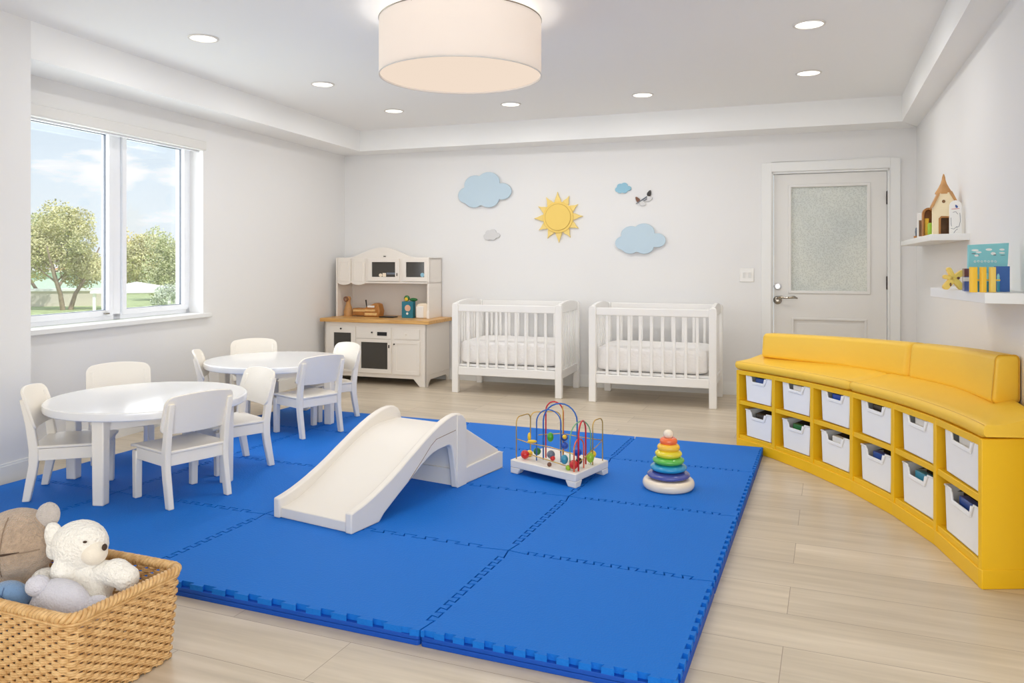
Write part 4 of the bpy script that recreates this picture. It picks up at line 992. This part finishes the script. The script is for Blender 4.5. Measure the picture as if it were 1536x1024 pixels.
# storage bins
BINL = ['front-most', 'second', 'third', 'fourth', 'fifth', 'farthest']
BIN0 = None
def make_bin(o, W, Hb, D):
    tp = .90; th = .004
    w2 = W/2
    nd = w2*.54; dip = .043
    # front wall outline with dipped hand-hold
    bot = [(-w2*tp, 0), (w2*tp, 0)]; topl = [(w2, Hb), (nd+.012, Hb), (nd-.006, Hb-dip), (-nd+.006, Hb-dip), (-nd-.012, Hb), (-w2, Hb)]
    mb = MB(); mb.prism(bot+topl, 0, th, 'y'); 
    mb.prism([(-w2*tp, 0), (w2*tp, 0), (w2, Hb), (-w2, Hb)], D-th, D, 'y')
    for s_ in (-1, 1):
        a = [(s_*w2*tp, 0, 0), (s_*w2*tp, D, 0), (s_*w2, D, Hb), (s_*w2, 0, Hb)]; b_ = [(x-s_*th, y, z) for x, y, z in a]
        mb.add(a+b_, [(0, 1, 2, 3), (7, 6, 5, 4), (0, 4, 5, 1), (1, 5, 6, 2), (2, 6, 7, 3), (3, 7, 4, 0)])
    mb.box(-w2*tp, w2*tp, 0, D, 0, th); mb.build('tub', 'bin_white', o, .0015)
    mb = MB(); g_ = th+.0015; i0, i1 = w2*tp-g_, w2-g_-.001; mb.add([(-i0, g_, .006), (i0, g_, .006), (i0, D-g_, .006), (-i0, D-g_, .006), (-i1, D-g_, Hb-.008), (i1, D-g_, Hb-.008), (-i1, g_, Hb-dip-.004), (i1, g_, Hb-dip-.004), (-i1, D*.6, Hb-.008), (i1, D*.6, Hb-.008)], [(0, 1, 2, 3), (3, 2, 5, 4), (0, 1, 7, 6), (0, 3, 4, 8, 6), (1, 2, 5, 9, 7)]); mb.build('darkening_sheet', 'darkening_taupe', o)  # added sheet, dark taupe, darkens the inside of the tub
    mb = MB(); rp = [(-w2, -.001, Hb), (-nd-.012, -.002, Hb), (-nd+.006, -.004, Hb-dip), (nd-.006, -.004, Hb-dip), (nd+.012, -.002, Hb), (w2, -.001, Hb), (w2, D, Hb), (-w2, D, Hb)]
    mb.tube(rp, .0045, 8, closed=True); mb.build('rim', 'bin_white', o, smooth=True)
    mb = MB(); e_ = .013; mb.prism([(-nd-.006, Hb-.006), (-nd+.008, Hb-dip-.011), (nd-.008, Hb-dip-.011), (nd+.006, Hb-.006), (nd-.006, Hb-.006), (nd-.015, Hb-dip+.007), (-nd+.015, Hb-dip+.007), (-nd+.006, Hb-.006)], -.010, -.001, 'y'); mb.build('handle_lip', 'bin_white', o, .003)
mats_c = ['paint_navy', 'plate_white', 'paint_teal', 'plate_white', 'paint_navy', 'paint_black', 'plate_white', 'paint_blue', 'paint_dark_green', 'plate_white', 'paint_black', 'paint_navy']
cn = {'paint_navy': 'dark blue', 'plate_white': 'white', 'paint_teal': 'teal', 'paint_black': 'black', 'paint_blue': 'blue', 'paint_dark_green': 'dark green'}
ci = 0
for i in range(6):
    for row in (0, 1):
        a, b_ = PT[i], PT[i+1]; d = (b_-a).normalized(); n = nrm(i); L = (b_-a).length; mid = (a+b_)/2
        ym = (YB[i]+YB[i+1])/2; kk = k_(ym); zf = (.094 if row == 0 else .340)*k_(YB[i])+.0035; Hc = (.312-.094)*k_(YB[i+1])
        dmin = min(DEP[i], DEP[i+1])-.05; D = min(.30, dmin) if i else .13; W = L-.10; Hb = Hc-.031
        # sit towards the near divider of its cubby
        pos = mid-d*(.022)+n*.0135
        rz = math.degrees(math.atan2(n.y, n.x))-90
        o = empty('storage_bin', (pos.x, pos.y, zf), rz, 'white plastic storage bin in the %s row, %s' % ('lower' if row == 0 else 'upper', ['cubby nearest the viewer', 'second cubby from the viewer', 'third cubby from the viewer', 'fourth cubby from the viewer', 'fifth cubby, next to the far end', 'cubby at the far end of the bench'][i]), 'storage bin', 'white bins in the bench cubbies')
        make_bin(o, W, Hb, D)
        mt = mats_c[ci]; ci += 1
        c_ = pos+n*(.012)-d*(.01)
        mb = MB(); mb.box(-W*.22, W*.16, 0, .035, 0, Hb-.016); q = mb.build('toy_block', mt, None, .004); q.location = (c_.x, c_.y, zf+.0045); q.rotation_euler = (0, 0, R(rz))
        tag(q, '%s block standing in the %s bin of the %s' % (cn[mt], 'lower' if row == 0 else 'upper', ['cubby nearest the viewer', 'second cubby from the viewer', 'third cubby from the viewer', 'fourth cubby from the viewer', 'fifth cubby', 'farthest cubby'][i]), 'toy', 'blocks inside the storage bins')

# ------------------------------------------------------------------ wall shelves and what stands on them
z_us = 1.366
us = [rwall(4.30, -.005), rwall(4.34, .185), rwall(6.05, .175), rwall(6.30, -.005)]
mb = MB(); mb.prism([(q[0], q[1]) for q in us], z_us-.036, z_us); o = mb.build('wall_shelf', 'trim_white', None, .002); tag(o, 'white floating shelf, the upper one, holding the toy house', 'shelf')
z_ls = 1.093
ls = [rwall(2.98, -.005), (1.842, 3.06), (1.944, 3.65), rwall(3.98, -.005)]
mb = MB(); mb.prism([(q[0], q[1]) for q in ls], z_ls-.042, z_ls); o = mb.build('wall_shelf', 'trim_white', None, .002); tag(o, 'white floating shelf, the lower one, holding books and yellow blocks', 'shelf')
def onshelf(x, Y, z): return ((x-768)/F*Y, Y, z)
# toy house (church)  front faces the viewer
Yh = 4.58; s_ = Yh/F
th_ = empty('toy_house', onshelf(1415.5, Yh, z_us), -22, 'tall cream toy house with a pointed brown roof on the upper shelf', 'toy'); th_.scale = (.94, .6, 1)
P_ = lambda x, y: ((x-1415.5)*s_, (350-y)*s_*1.0)
mb = MB(); fr = [P_(1400.5, 350), P_(1400.5, 309), P_(1407, 293), P_(1411, 287), P_(1424, 286), P_(1431, 297), P_(1433.5, 304), P_(1433.5, 350)]
dwn = [P_(1423.5, 350), P_(1423.5, 322), P_(1412, 321.5), P_(1408.5, 325), P_(1408.5, 350)]
mb.prism(fr+dwn, 0, .012, 'y'); mb.prism([P_(1400.5, 350), P_(1400.5, 309), P_(1403, 309), P_(1403, 350)], .012, .10, 'y'); mb.prism([P_(1431, 350), P_(1431, 304), P_(1433.5, 304), P_(1433.5, 350)], .012, .10, 'y')
mb.build('walls', 'cream_wood', th_, .002)
mb = MB(); mb.prism([P_(1402, 350), P_(1402, 309), P_(1412, 290), P_(1424, 290), P_(1432, 304), P_(1432, 350)], .095, .105, 'y'); mb.build('inner_back', 'inner_wood', th_)
mb = MB(); mb.prism([P_(1408.5, 350), P_(1408.5, 325), P_(1412, 321.5), P_(1423.5, 322), P_(1423.5, 324), P_(1412.5, 324), P_(1411.5, 326), P_(1411.5, 350)], -.002, .04, 'y'); mb.build('door_arch', 'brown_wood', th_)
for pl in ([P_(1397, 308), P_(1399.5, 309.5), P_(1410, 289), P_(1407, 287)], [P_(1423, 286), P_(1427, 284), P_(1434.5, 299), P_(1432, 302)]):
    mb = MB(); mb.prism(pl, -.012, .11, 'y'); mb.build('eave', 'beech_tan', th_, .003)
mb = MB(); c_ = P_(1416.3, 287)
rp = [(.049, -.004), (.048, .004), (.034, .026), (.018, .056), (.011, .078), (.009, .095), (.003, .112), (0, .116)]
mb.lathe([(0, -.004)]+rp, (c_[0], .045, c_[1]), 20); mb.build('spire', 'beech_tan', th_, smooth='auto')
mb = MB(); c_ = P_(1415.5, 299.5); mb.M = Matrix.Translation((c_[0], .001, c_[1])) @ Matrix.Rotation(R(90), 4, 'X'); mb.lathe([(.0095, 0), (.0095, .003)], k=18); mb.build('round_window', 'inner_wood', th_)
# birch tag figure
Yt = 4.44; s_ = Yt/F
tg = empty('arched_picture_block', onshelf(1433.5, Yt, z_us), -22, 'white arched block with bird sketch, in front of the toy house', 'toy'); tg.scale = (.94, .6, 1)
ar = lambda w_, h_: [(-w_, 0), (w_, 0)]+[(w_*math.cos(math.pi*k/10), h_-w_+w_*math.sin(math.pi*k/10)) for k in range(11)]
mb = MB(); mb.prism(ar(8.8*s_, 51*s_), 0, .022, 'y'); mb.build('block', 'plate_white', tg, .002)
mb = MB(); mb.prism(leafp((.004, 42*s_), .02, .012, 120), -.001, .0, 'y'); mb.build('painted_bird', 'paint_navy', tg)
mb = MB(); mb.tube([(-.022, -.001, 38*s_), (.02, -.001, 38.5*s_)], .0012, 5); mb.build('painted_branch', 'paint_red', tg)
mb = MB()
for P in ([(-.015, 33), (0, 34), (.012, 30)], [(.022, 32), (.025, 20), (.018, 12), (.004, 10)], [(-.026, 9), (-.01, 8), (.008, 12)], [(-.01, 2), (0, 6), (.01, 8)], [(-.025, 25), (-.024, 15), (-.022, 12)]):
    mb.tube([(a, -.001, b_*s_) for a, b_ in P], .0012, 5)
mb.build('painted_lines', 'paint_slate', tg)
# brown arch
Ya = 4.95; s_ = Ya/F
ah = empty('wooden_arch_niche', onshelf(1393, Ya, z_us), -22, 'brown wooden arched niche left of the toy house', 'toy'); ah.scale = (.94, .6, 1)
ou = ar(8.6*s_, 44*s_); inn = [(a*.72, b_*.93) for a, b_ in ar(8.6*s_, 44*s_)]
mb = MB(); n_ = len(ou)
sec0 = [(a, 0, b_) for a, b_ in ou]; 
mb.prism([q for q in ou], .085, .095, 'y')
for k in range(1, n_):
    a, b_ = ou[k], ou[(k+1) % n_]; c_, d_ = inn[k], inn[(k+1) % n_]
    if k == n_-1: pass
    mb.prism([a, b_, d_, c_], 0, .09, 'y')
mb.build('niche', 'brown_wood', ah, .002)
mb = MB(); mb.prism([(-5*s_, .002), (-1*s_, .002), (1*s_, 28*s_), (-5*s_, 28*s_)], .03, .07, 'y'); mb.build('yellow_insert', 'box_yellow', ah)
gp = MB(); gp.lathe([(.013, .001), (.019, .02), (.019, .075), (.014, .085), (0, .085)], k=16); o = gp.build('toy_jar', 'paint_lime', None, smooth='auto'); o.location = onshelf(1396.5, 4.90, z_us+.001); tag(o, 'small green toy jar inside the brown arched niche', 'toy')
# frame and small thing
Yf = 5.25; s_ = Yf/F
pf = empty('photo_stand', onshelf(1381.5, Yf, z_us), -22, 'white upright picture frame near the far end of the upper shelf', 'photo stand'); pf.scale = (.94, .6, 1)
mb = MB(); panel_face(mb, -5.5*s_, 5.5*s_, 0, 38*s_, 0, .02, [(-3*s_, 3.4*s_, 3*s_, 27*s_)]); mb.build('frame', 'plate_white', pf, .003)
mb = MB(); mb.box(-3*s_, 3.4*s_, .008, .012, 3*s_, 27*s_); mb.build('picture', 'inner_wood', pf)
fg = empty('small_figurine', onshelf(1374.5, 5.45, z_us), 0, 'tiny dark figurine on a brown block at the shelf far end', 'figurine')
mb = MB(); mb.box(-.012, .012, -.01, .012, 0, .022); mb.build('block', 'brown_wood', fg)
mb = MB(); mb.lathe([(.006, .022), (.009, .05), (.006, .075), (0, .082)], k=12); mb.build('figure', 'paint_slate', fg, smooth='auto')
# lower shelf
def lowt(name, x, Y, label, cat, rz=0, dz=0): return empty(name, onshelf(x, Y, z_ls+dz), rz, label, cat)
Yl = 3.13; s_ = Yl/F
bb = lowt('picture_book', 1481, 3.24, 'light blue picture book standing behind the yellow rollers', 'book', -10)
sB = 3.24/F
mb = MB(); mb.prism([(-27*sB, 0), (26*sB, 0), (30*sB, 72*sB), (-26*sB, 69*sB)], 0, .014, 'y'); mb.build('cover', 'book_aqua', bb, .002)
mb = MB()
for (px0, py0, w_, h_) in ((-17, 61, 5, 1.6), (-12, 58, 4, 1.3), (2, 62, 4.5, 1.8), (8, 56, 3.4, 2.2), (20, 62, 3.5, 1.5), (20, 57, 4, 1.2), (-15, 53, 3, 1.6)):
    mb.prism([((px0+w_*math.cos(q*.524))*sB, (py0+h_*math.sin(q*.524))*sB) for q in range(12)], -.0012, 0, 'y')
mb.build('printed_animals', 'plate_white', bb)
mb = MB()
for (px0, py0, w_, h_) in ((-19, 56, 3.2, .7), (10, 54, 2.2, .8), (-12, 54, .8, .8), (21, 53.5, 3.5, .4)):
    mb.prism([((px0+w_*math.cos(q*.524))*sB, (py0+h_*math.sin(q*.524))*sB) for q in range(12)], -.0016, 0, 'y')
mb.build('printed_shadows', 'paint_slate', bb)
mb = MB()
for k in range(7): mb.M = Matrix.Translation(((-17+k*4.7)*sB, 0, (44+(.5 if k % 2 else 0))*sB)) @ Matrix.Rotation(R(90), 4, 'X'); mb.torus((0, 0, 0), .0035, .001, k=14, m=6)
mb.build('printed_rings', 'plate_white', bb)
px_ = lowt('yellow_puzzle_figure', 1431, 3.38, 'yellow wooden jigsaw figure with outstretched arms on the lower shelf', 'toy', -18)
s3 = 3.38/F; mb = MB()
for p0, p1, r0, r1 in (((0, 17), (-6, 30), 3.6, 3.4), ((0, 17), (-10, 4), 4.2, 4.6), ((0, 17), (10, 4), 4.2, 4.6), ((0, 17), (11, 25), 3.8, 4.2), ((0, 17), (-11, 19), 3.2, 3.2)):
    a, b_ = Vector(p0), Vector(p1); d = (b_-a).normalized(); n = Vector((-d.y, d.x)); pl = [a-n*r0, b_-n*r1]+[b_+(Vector((math.cos(q), math.sin(q))))*r1 for q in [math.atan2(-n.y, -n.x)+math.pi*k/6 for k in range(1, 6)]]+[b_+n*r1, a+n*r0]
    mb.prism([(q.x*s3, max(0, q.y)*s3) for q in pl], 0, .03, 'y')
mb.build('figure', 'box_paleyellow', px_, .003)
mb = MB(); mb.ball((-.013, .0, .022), (.004, .003, .008)); mb.ball((.017, .0, .05), (.006, .003, .006)); mb.build('dark_hole', 'paint_brown', px_, smooth=True)
mr_ = lowt('maroon_blue_book', 1450.5, 3.20, 'narrow maroon and blue book beside the yellow jigsaw figure', 'book', -22)
s3 = 3.2/F; mb = MB(); mb.box(-3.6*s3, 3.6*s3, 0, .05, 22*s3, 34*s3); mb.build('upper_cover', 'paint_maroon', mr_); mb = MB(); mb.box(-3.6*s3, 3.6*s3, 0, .05, 0, 22*s3); mb.build('lower_cover', 'paint_navy', mr_); mb = MB(); mb.box(-3.7*s3, 3.7*s3, -.001, .03, 15*s3, 21*s3); mb.build('silver_band', 'cloud_grey', mr_)
for k, (x, mt, lb) in enumerate(((1460, 'box_yellow', 'leftmost yellow upright roller in front of the light blue book'), (1474.5, 'box_yellow', 'middle yellow upright roller in front of the light blue book'), (1488.7, 'box_paleyellow', 'paler yellow upright roller beside the dark blue box'))):
    w_ = (5.4 if k == 0 else 4.5)*s_; mb = MB(); mb.prism(rrect(-w_, w_, -.009, .009, .007, 4), 0, 37.5*s_); o = mb.build('yellow_roller', mt, None, .001); o.location = onshelf(x, Yl-.03, z_ls); tag(o, lb, 'toy', 'yellow rollers on the lower shelf')
mb = MB(); mb.tube([onshelf(1462, Yl, z_ls+.048), onshelf(1500, Yl, z_ls+.047)], .003, 8); o = mb.build('connecting_rod', 'box_yellow'); tag(o, 'thin yellow rod joining the upright rollers', 'rod')
for x, m1, m2, lb in ((1467.3, 'paint_teal', 'paint_aqua', 'teal marker between the first two yellow rollers'), (1481.6, 'paint_teal', 'paint_aqua', 'teal marker between the second and third yellow rollers'), (1497.5, 'paint_teal', 'paint_aqua', 'teal marker right of the pale yellow roller')):
    e_ = empty('marker_pen', onshelf(x, Yl+.005, z_ls), 0, lb, 'pen', 'marker pens on the lower shelf')
    mb = MB(); mb.lathe([(.0055, 0), (.0055, .042)], k=12); mb.build('barrel', m1, e_); mb = MB(); mb.lathe([(.005, .042), (.005, .064), (.0025, .072), (0, .073)], k=12); mb.build('cap', m2, e_)
mb = MB(); mb.box(-8.5*s_, 9*s_, 0, .03, 0, 38.5*s_); o = mb.build('blue_box', 'book_blue', None, .001); o.location = onshelf(1506, Yl+.012, z_ls); tag(o, 'dark blue upright box at the right end of the lower shelf', 'box')

# ------------------------------------------------------------------ wicker basket
BL, BD_, BH = .56, .386, .275
bk = empty('wicker_basket', (-1.09-.28*math.cos(R(-21.8)), 2.245-.28*math.sin(R(-21.8)), 0), -21.8, 'rectangular natural wicker basket full of plush toys', 'basket')
def per(hx, hy, r, s_):
    segs = [(2*(hx-r)), math.pi*r/2, 2*(hy-r), math.pi*r/2]*2; tot = sum(segs); s_ = (s_ % 1)*tot; P = [(-hx+r, -hy), (hx-r, -hy+r), (hx, -hy+r), (hx-r, hy-r), (hx-r, hy), (-hx+r, hy-r), (-hx, hy-r), (-hx+r, -hy+r)]
    dirs = [(1, 0), None, (0, 1), None, (-1, 0), None, (0, -1), None]; a0s = [0, -90, 0, 0, 0, 90, 0, 180]
    for k in range(8):
        if s_ <= segs[k]+1e-9:
            if dirs[k]: x, y = P[k][0]+dirs[k][0]*s_, P[k][1]+dirs[k][1]*s_; n = (dirs[k][1], -dirs[k][0]); return x, y, n
            a = R(a0s[k])+s_/r; return P[k][0]+r*math.cos(a), P[k][1]+r*math.sin(a), (math.cos(a), math.sin(a))
        s_ -= segs[k]
    return P[0][0], P[0][1], (0, -1)
NS = 76
mb = MB(); rows = 21
for r_ in range(rows):
    z = .010+r_*(BH-.028)/(rows-1)
    for sub in (0, 1):
        f = 1-.07*(1-z/BH); pts_ = []
        K = NS*4
        for k in range(K):
            s0 = k/K; x, y, n = per(BL/2*f, BD_/2*f, .035, s0); ph = math.sin(2*math.pi*(k/8)+math.pi*(r_ % 2))*.0058
            dz = .0028*(1 if sub else -1)+.0012*math.cos(2*math.pi*(k/8)+math.pi*(r_ % 2))
            pts_.append((x+n[0]*ph, y+n[1]*ph, z+dz+.0006*noise.noise(Vector((x*30, y*30, z*50)))))
        mb.tube(pts_, [(.0046, .0036)]*K, 6, closed=True)
for k in range(NS):
    x0, y0, n0 = per(BL/2*.93, BD_/2*.93, .035, k/NS+.25/NS/2); x1, y1, n1 = per(BL/2, BD_/2, .035, k/NS+.25/NS/2); mb.tube([(x0, y0, 0), (x1, y1, BH-.01)], .0028, 5)
mb.build('woven_body', 'wicker', bk, smooth=True, weld=False)
mb = MB(); K = 500
for st_ in range(3):
    mb.tube([(lambda q, a: (q[0]+q[2][0]*.0085*math.cos(a), q[1]+q[2][1]*.0085*math.cos(a), BH-.004+.0085*math.sin(a)))(per(BL/2, BD_/2, .038, k/K), 2*math.pi*(k/K*44+st_/3)) for k in range(K)], .0072, 6, closed=True)
mb.tube([(lambda q: (q[0]+q[2][0]*.006, q[1]+q[2][1]*.006, BH-.020))(per(BL/2, BD_/2, .038, k/120)) for k in range(120)], .0045, 6, closed=True)
mb.build('braided_rim', 'wicker', bk, smooth=True, weld=False)
mb = MB(); mb.box(-BL/2*.91, BL/2*.91, -BD_/2*.91, BD_/2*.91, .004, .014); mb.build('base', 'wicker', bk, .004)

# ------------------------------------------------------------------ plush toys
def plush(name, parts, m, parent, vox=.006, disp=.0025, sm=4):
    mb = MB()
    for c, r, *rt in parts:
        Q = Matrix.Rotation(R(rt[0][0]), 4, 'X') @ Matrix.Rotation(R(rt[0][1]), 4, 'Y') @ Matrix.Rotation(R(rt[0][2]), 4, 'Z') if rt else None
        mb.ball(c, r, 24, 16, Q)
    o = mb.build(name, m, parent, smooth=True)
    q = o.modifiers.new('r', 'REMESH'); q.mode = 'VOXEL'; q.voxel_size = vox; q.use_smooth_shade = True
    q = o.modifiers.new('s', 'SMOOTH'); q.iterations = sm; q.factor = .5
    tx = bpy.data.textures.get('plush_clouds') or bpy.data.textures.new('plush_clouds', 'CLOUDS'); tx.noise_scale = .012
    q = o.modifiers.new('d', 'DISPLACE'); q.texture = tx; q.strength = disp; q.mid_level = .5
    return o
def bp(x, y, Y): return ((x-768)/F*Y, Y, H-(y-390)/F*Y)
# brown bear
c = bp(26, 816, 2.40)
br_ = empty('brown_plush_bear', (c[0], c[1], .02), 0, 'large brown plush bear head-up at the back left of the basket', 'plush toy')
z_ = c[2]-.02
plush('body', [((0, 0, z_), (.115, .105, .108)), ((0, 0, z_-.13), (.10, .085, .10)), ((-.02, -.01, .10), (.11, .09, .09)), ((-.09, -.05, .08), (.05, .05, .06))], 'plush_brown', br_, .007)
plush('ear', [((.094, .0, z_+.088), (.036, .022, .042), (0, 20, 0))], 'plush_greybrown', br_, .005)
def onsurf(c, r, az, el): # az 0 = towards viewer
    a, e = R(az), R(el); return (c[0]+r[0]*math.cos(e)*math.sin(a), c[1]-r[1]*math.cos(e)*math.cos(a), c[2]+r[2]*math.sin(e))
R_ = (.1165, .1065, .1095)
mb = MB(); mb.tube([onsurf((0, 0, z_), R_, 5+2*math.sin(k/3), e) for k, e in enumerate(range(62, -46, -9))], .0016, 5); mb.tube([onsurf((0, 0, z_), R_, a, -2+5*math.sin(R(a+60))) for a in range(-60, 62, 6)], .0016, 5); mb.build('stitched_seam', 'seam_soft', br_)
mb = MB(); mb.tube([onsurf((0, 0, z_), R_, a, 1.6+3*math.sin(R(a*2))) for a in range(0, 34, 4)], [.001, .002, .003, .0034, .003, .0025, .002, .0015, .001], 6); mb.build('mouth', 'seam_dark', br_)
# cream bear
c = bp(120, 817, 2.37)
cb = empty('cream_plush_bear', (c[0], c[1], .02), 0, 'cream white plush bear sitting in the middle of the basket, looking right', 'plush toy')
z_ = c[2]-.02; q_ = 2.37/F
plush('body', [((0, 0, z_), (.082, .070, .074)), ((.020, -.012, z_+.012), (.066, .058, .058)), ((.03, 0, z_-.115), (.072, .06, .075)), ((.02, 0, z_-.20), (.085, .07, .07)),
               ((-.018, -.045, z_-.085), (.036, .032, .062), (15, -22, 0)), ((.01, -.055, z_-.125), (.036, .03, .03)),
               ((.085, -.02, z_-.075), (.034, .034, .036)), ((.125, -.028, z_-.072), (.046, .040, .040), (0, 18, 0)), ((.155, -.03, z_-.088), (.036, .038, .038)),
               ((-.10, -.01, z_-.10), (.040, .036, .034)), ((-.06, 0, z_-.12), (.05, .035, .03)), ((.07, -.05, z_-.16), (.045, .045, .05)), ((.09, -.09, z_-.19), (.04, .04, .035))], 'plush_cream', cb, .006, .003)
plush('ear', [((-.078, .0, z_+.026), (.026, .026, .044), (0, -12, 0)), ((-.076, -.004, z_-.012), (.022, .022, .032))], 'plush_cream', cb, .005)
plush('muzzle', [((.062, -.036, z_-.010), (.038, .036, .036))], 'plush_muzzle', cb, .004, .0005)
mb = MB(); mb.ball((.098, -.046, z_+.010), (.007, .009, .010)); mb.build('nose', 'seam_dark', cb, smooth=True)
mb = MB(); mb.ball((.050, -.0645, z_+.032), (.006, .004, .0035)); mb.build('eye', 'seam_dark', cb, smooth=True)
# lavender toy lying face down
c = bp(93, 901, 2.215)
lv = empty('lavender_plush_animal', (c[0], c[1], .02), 0, 'pale lavender plush animal lying along the front rim of the basket', 'plush toy')
z_ = c[2]-.02
plush('body', [((-.015, .03, z_-.03), (.105, .055, .075), (0, 14, -20)), ((-.06, .04, z_-.04), (.055, .05, .06)), ((.05, .02, z_-.055), (.07, .045, .05), (0, 20, -20)), ((-.01, .06, z_-.14), (.09, .05, .11))], 'plush_lavender', lv, .006)
plush('ear', [((-.086, .03, z_+.030), (.034, .030, .031))], 'plush_lavender', lv, .005)
plush('paw', [((.082, .02, z_-.022), (.040, .028, .027), (0, -20, 0))], 'plush_lavender', lv, .005)
# blue toy
c = bp(12, 892, 2.25)
bt = empty('blue_plush_toy', (c[0], c[1], .02), 0, 'denim blue plush toy at the left front of the basket', 'plush toy')
z_ = c[2]-.02
plush('body', [((0, .0, z_-.02), (.062, .05, .06)), ((-.02, .0, z_-.12), (.07, .05, .09))], 'plush_blue', bt, .006, .001)
mb = MB(); mb.tube([onsurf((0, 0, z_-.02), (.0635, .0515, .0615), a, 38-.6*a) for a in range(-30, 60, 8)], .0011, 5); mb.tube([onsurf((0, 0, z_-.02), (.0635, .0515, .0615), 10, e) for e in range(-30, 60, 8)], .0011, 5); mb.build('stitched_seam', 'seam_blue', bt)
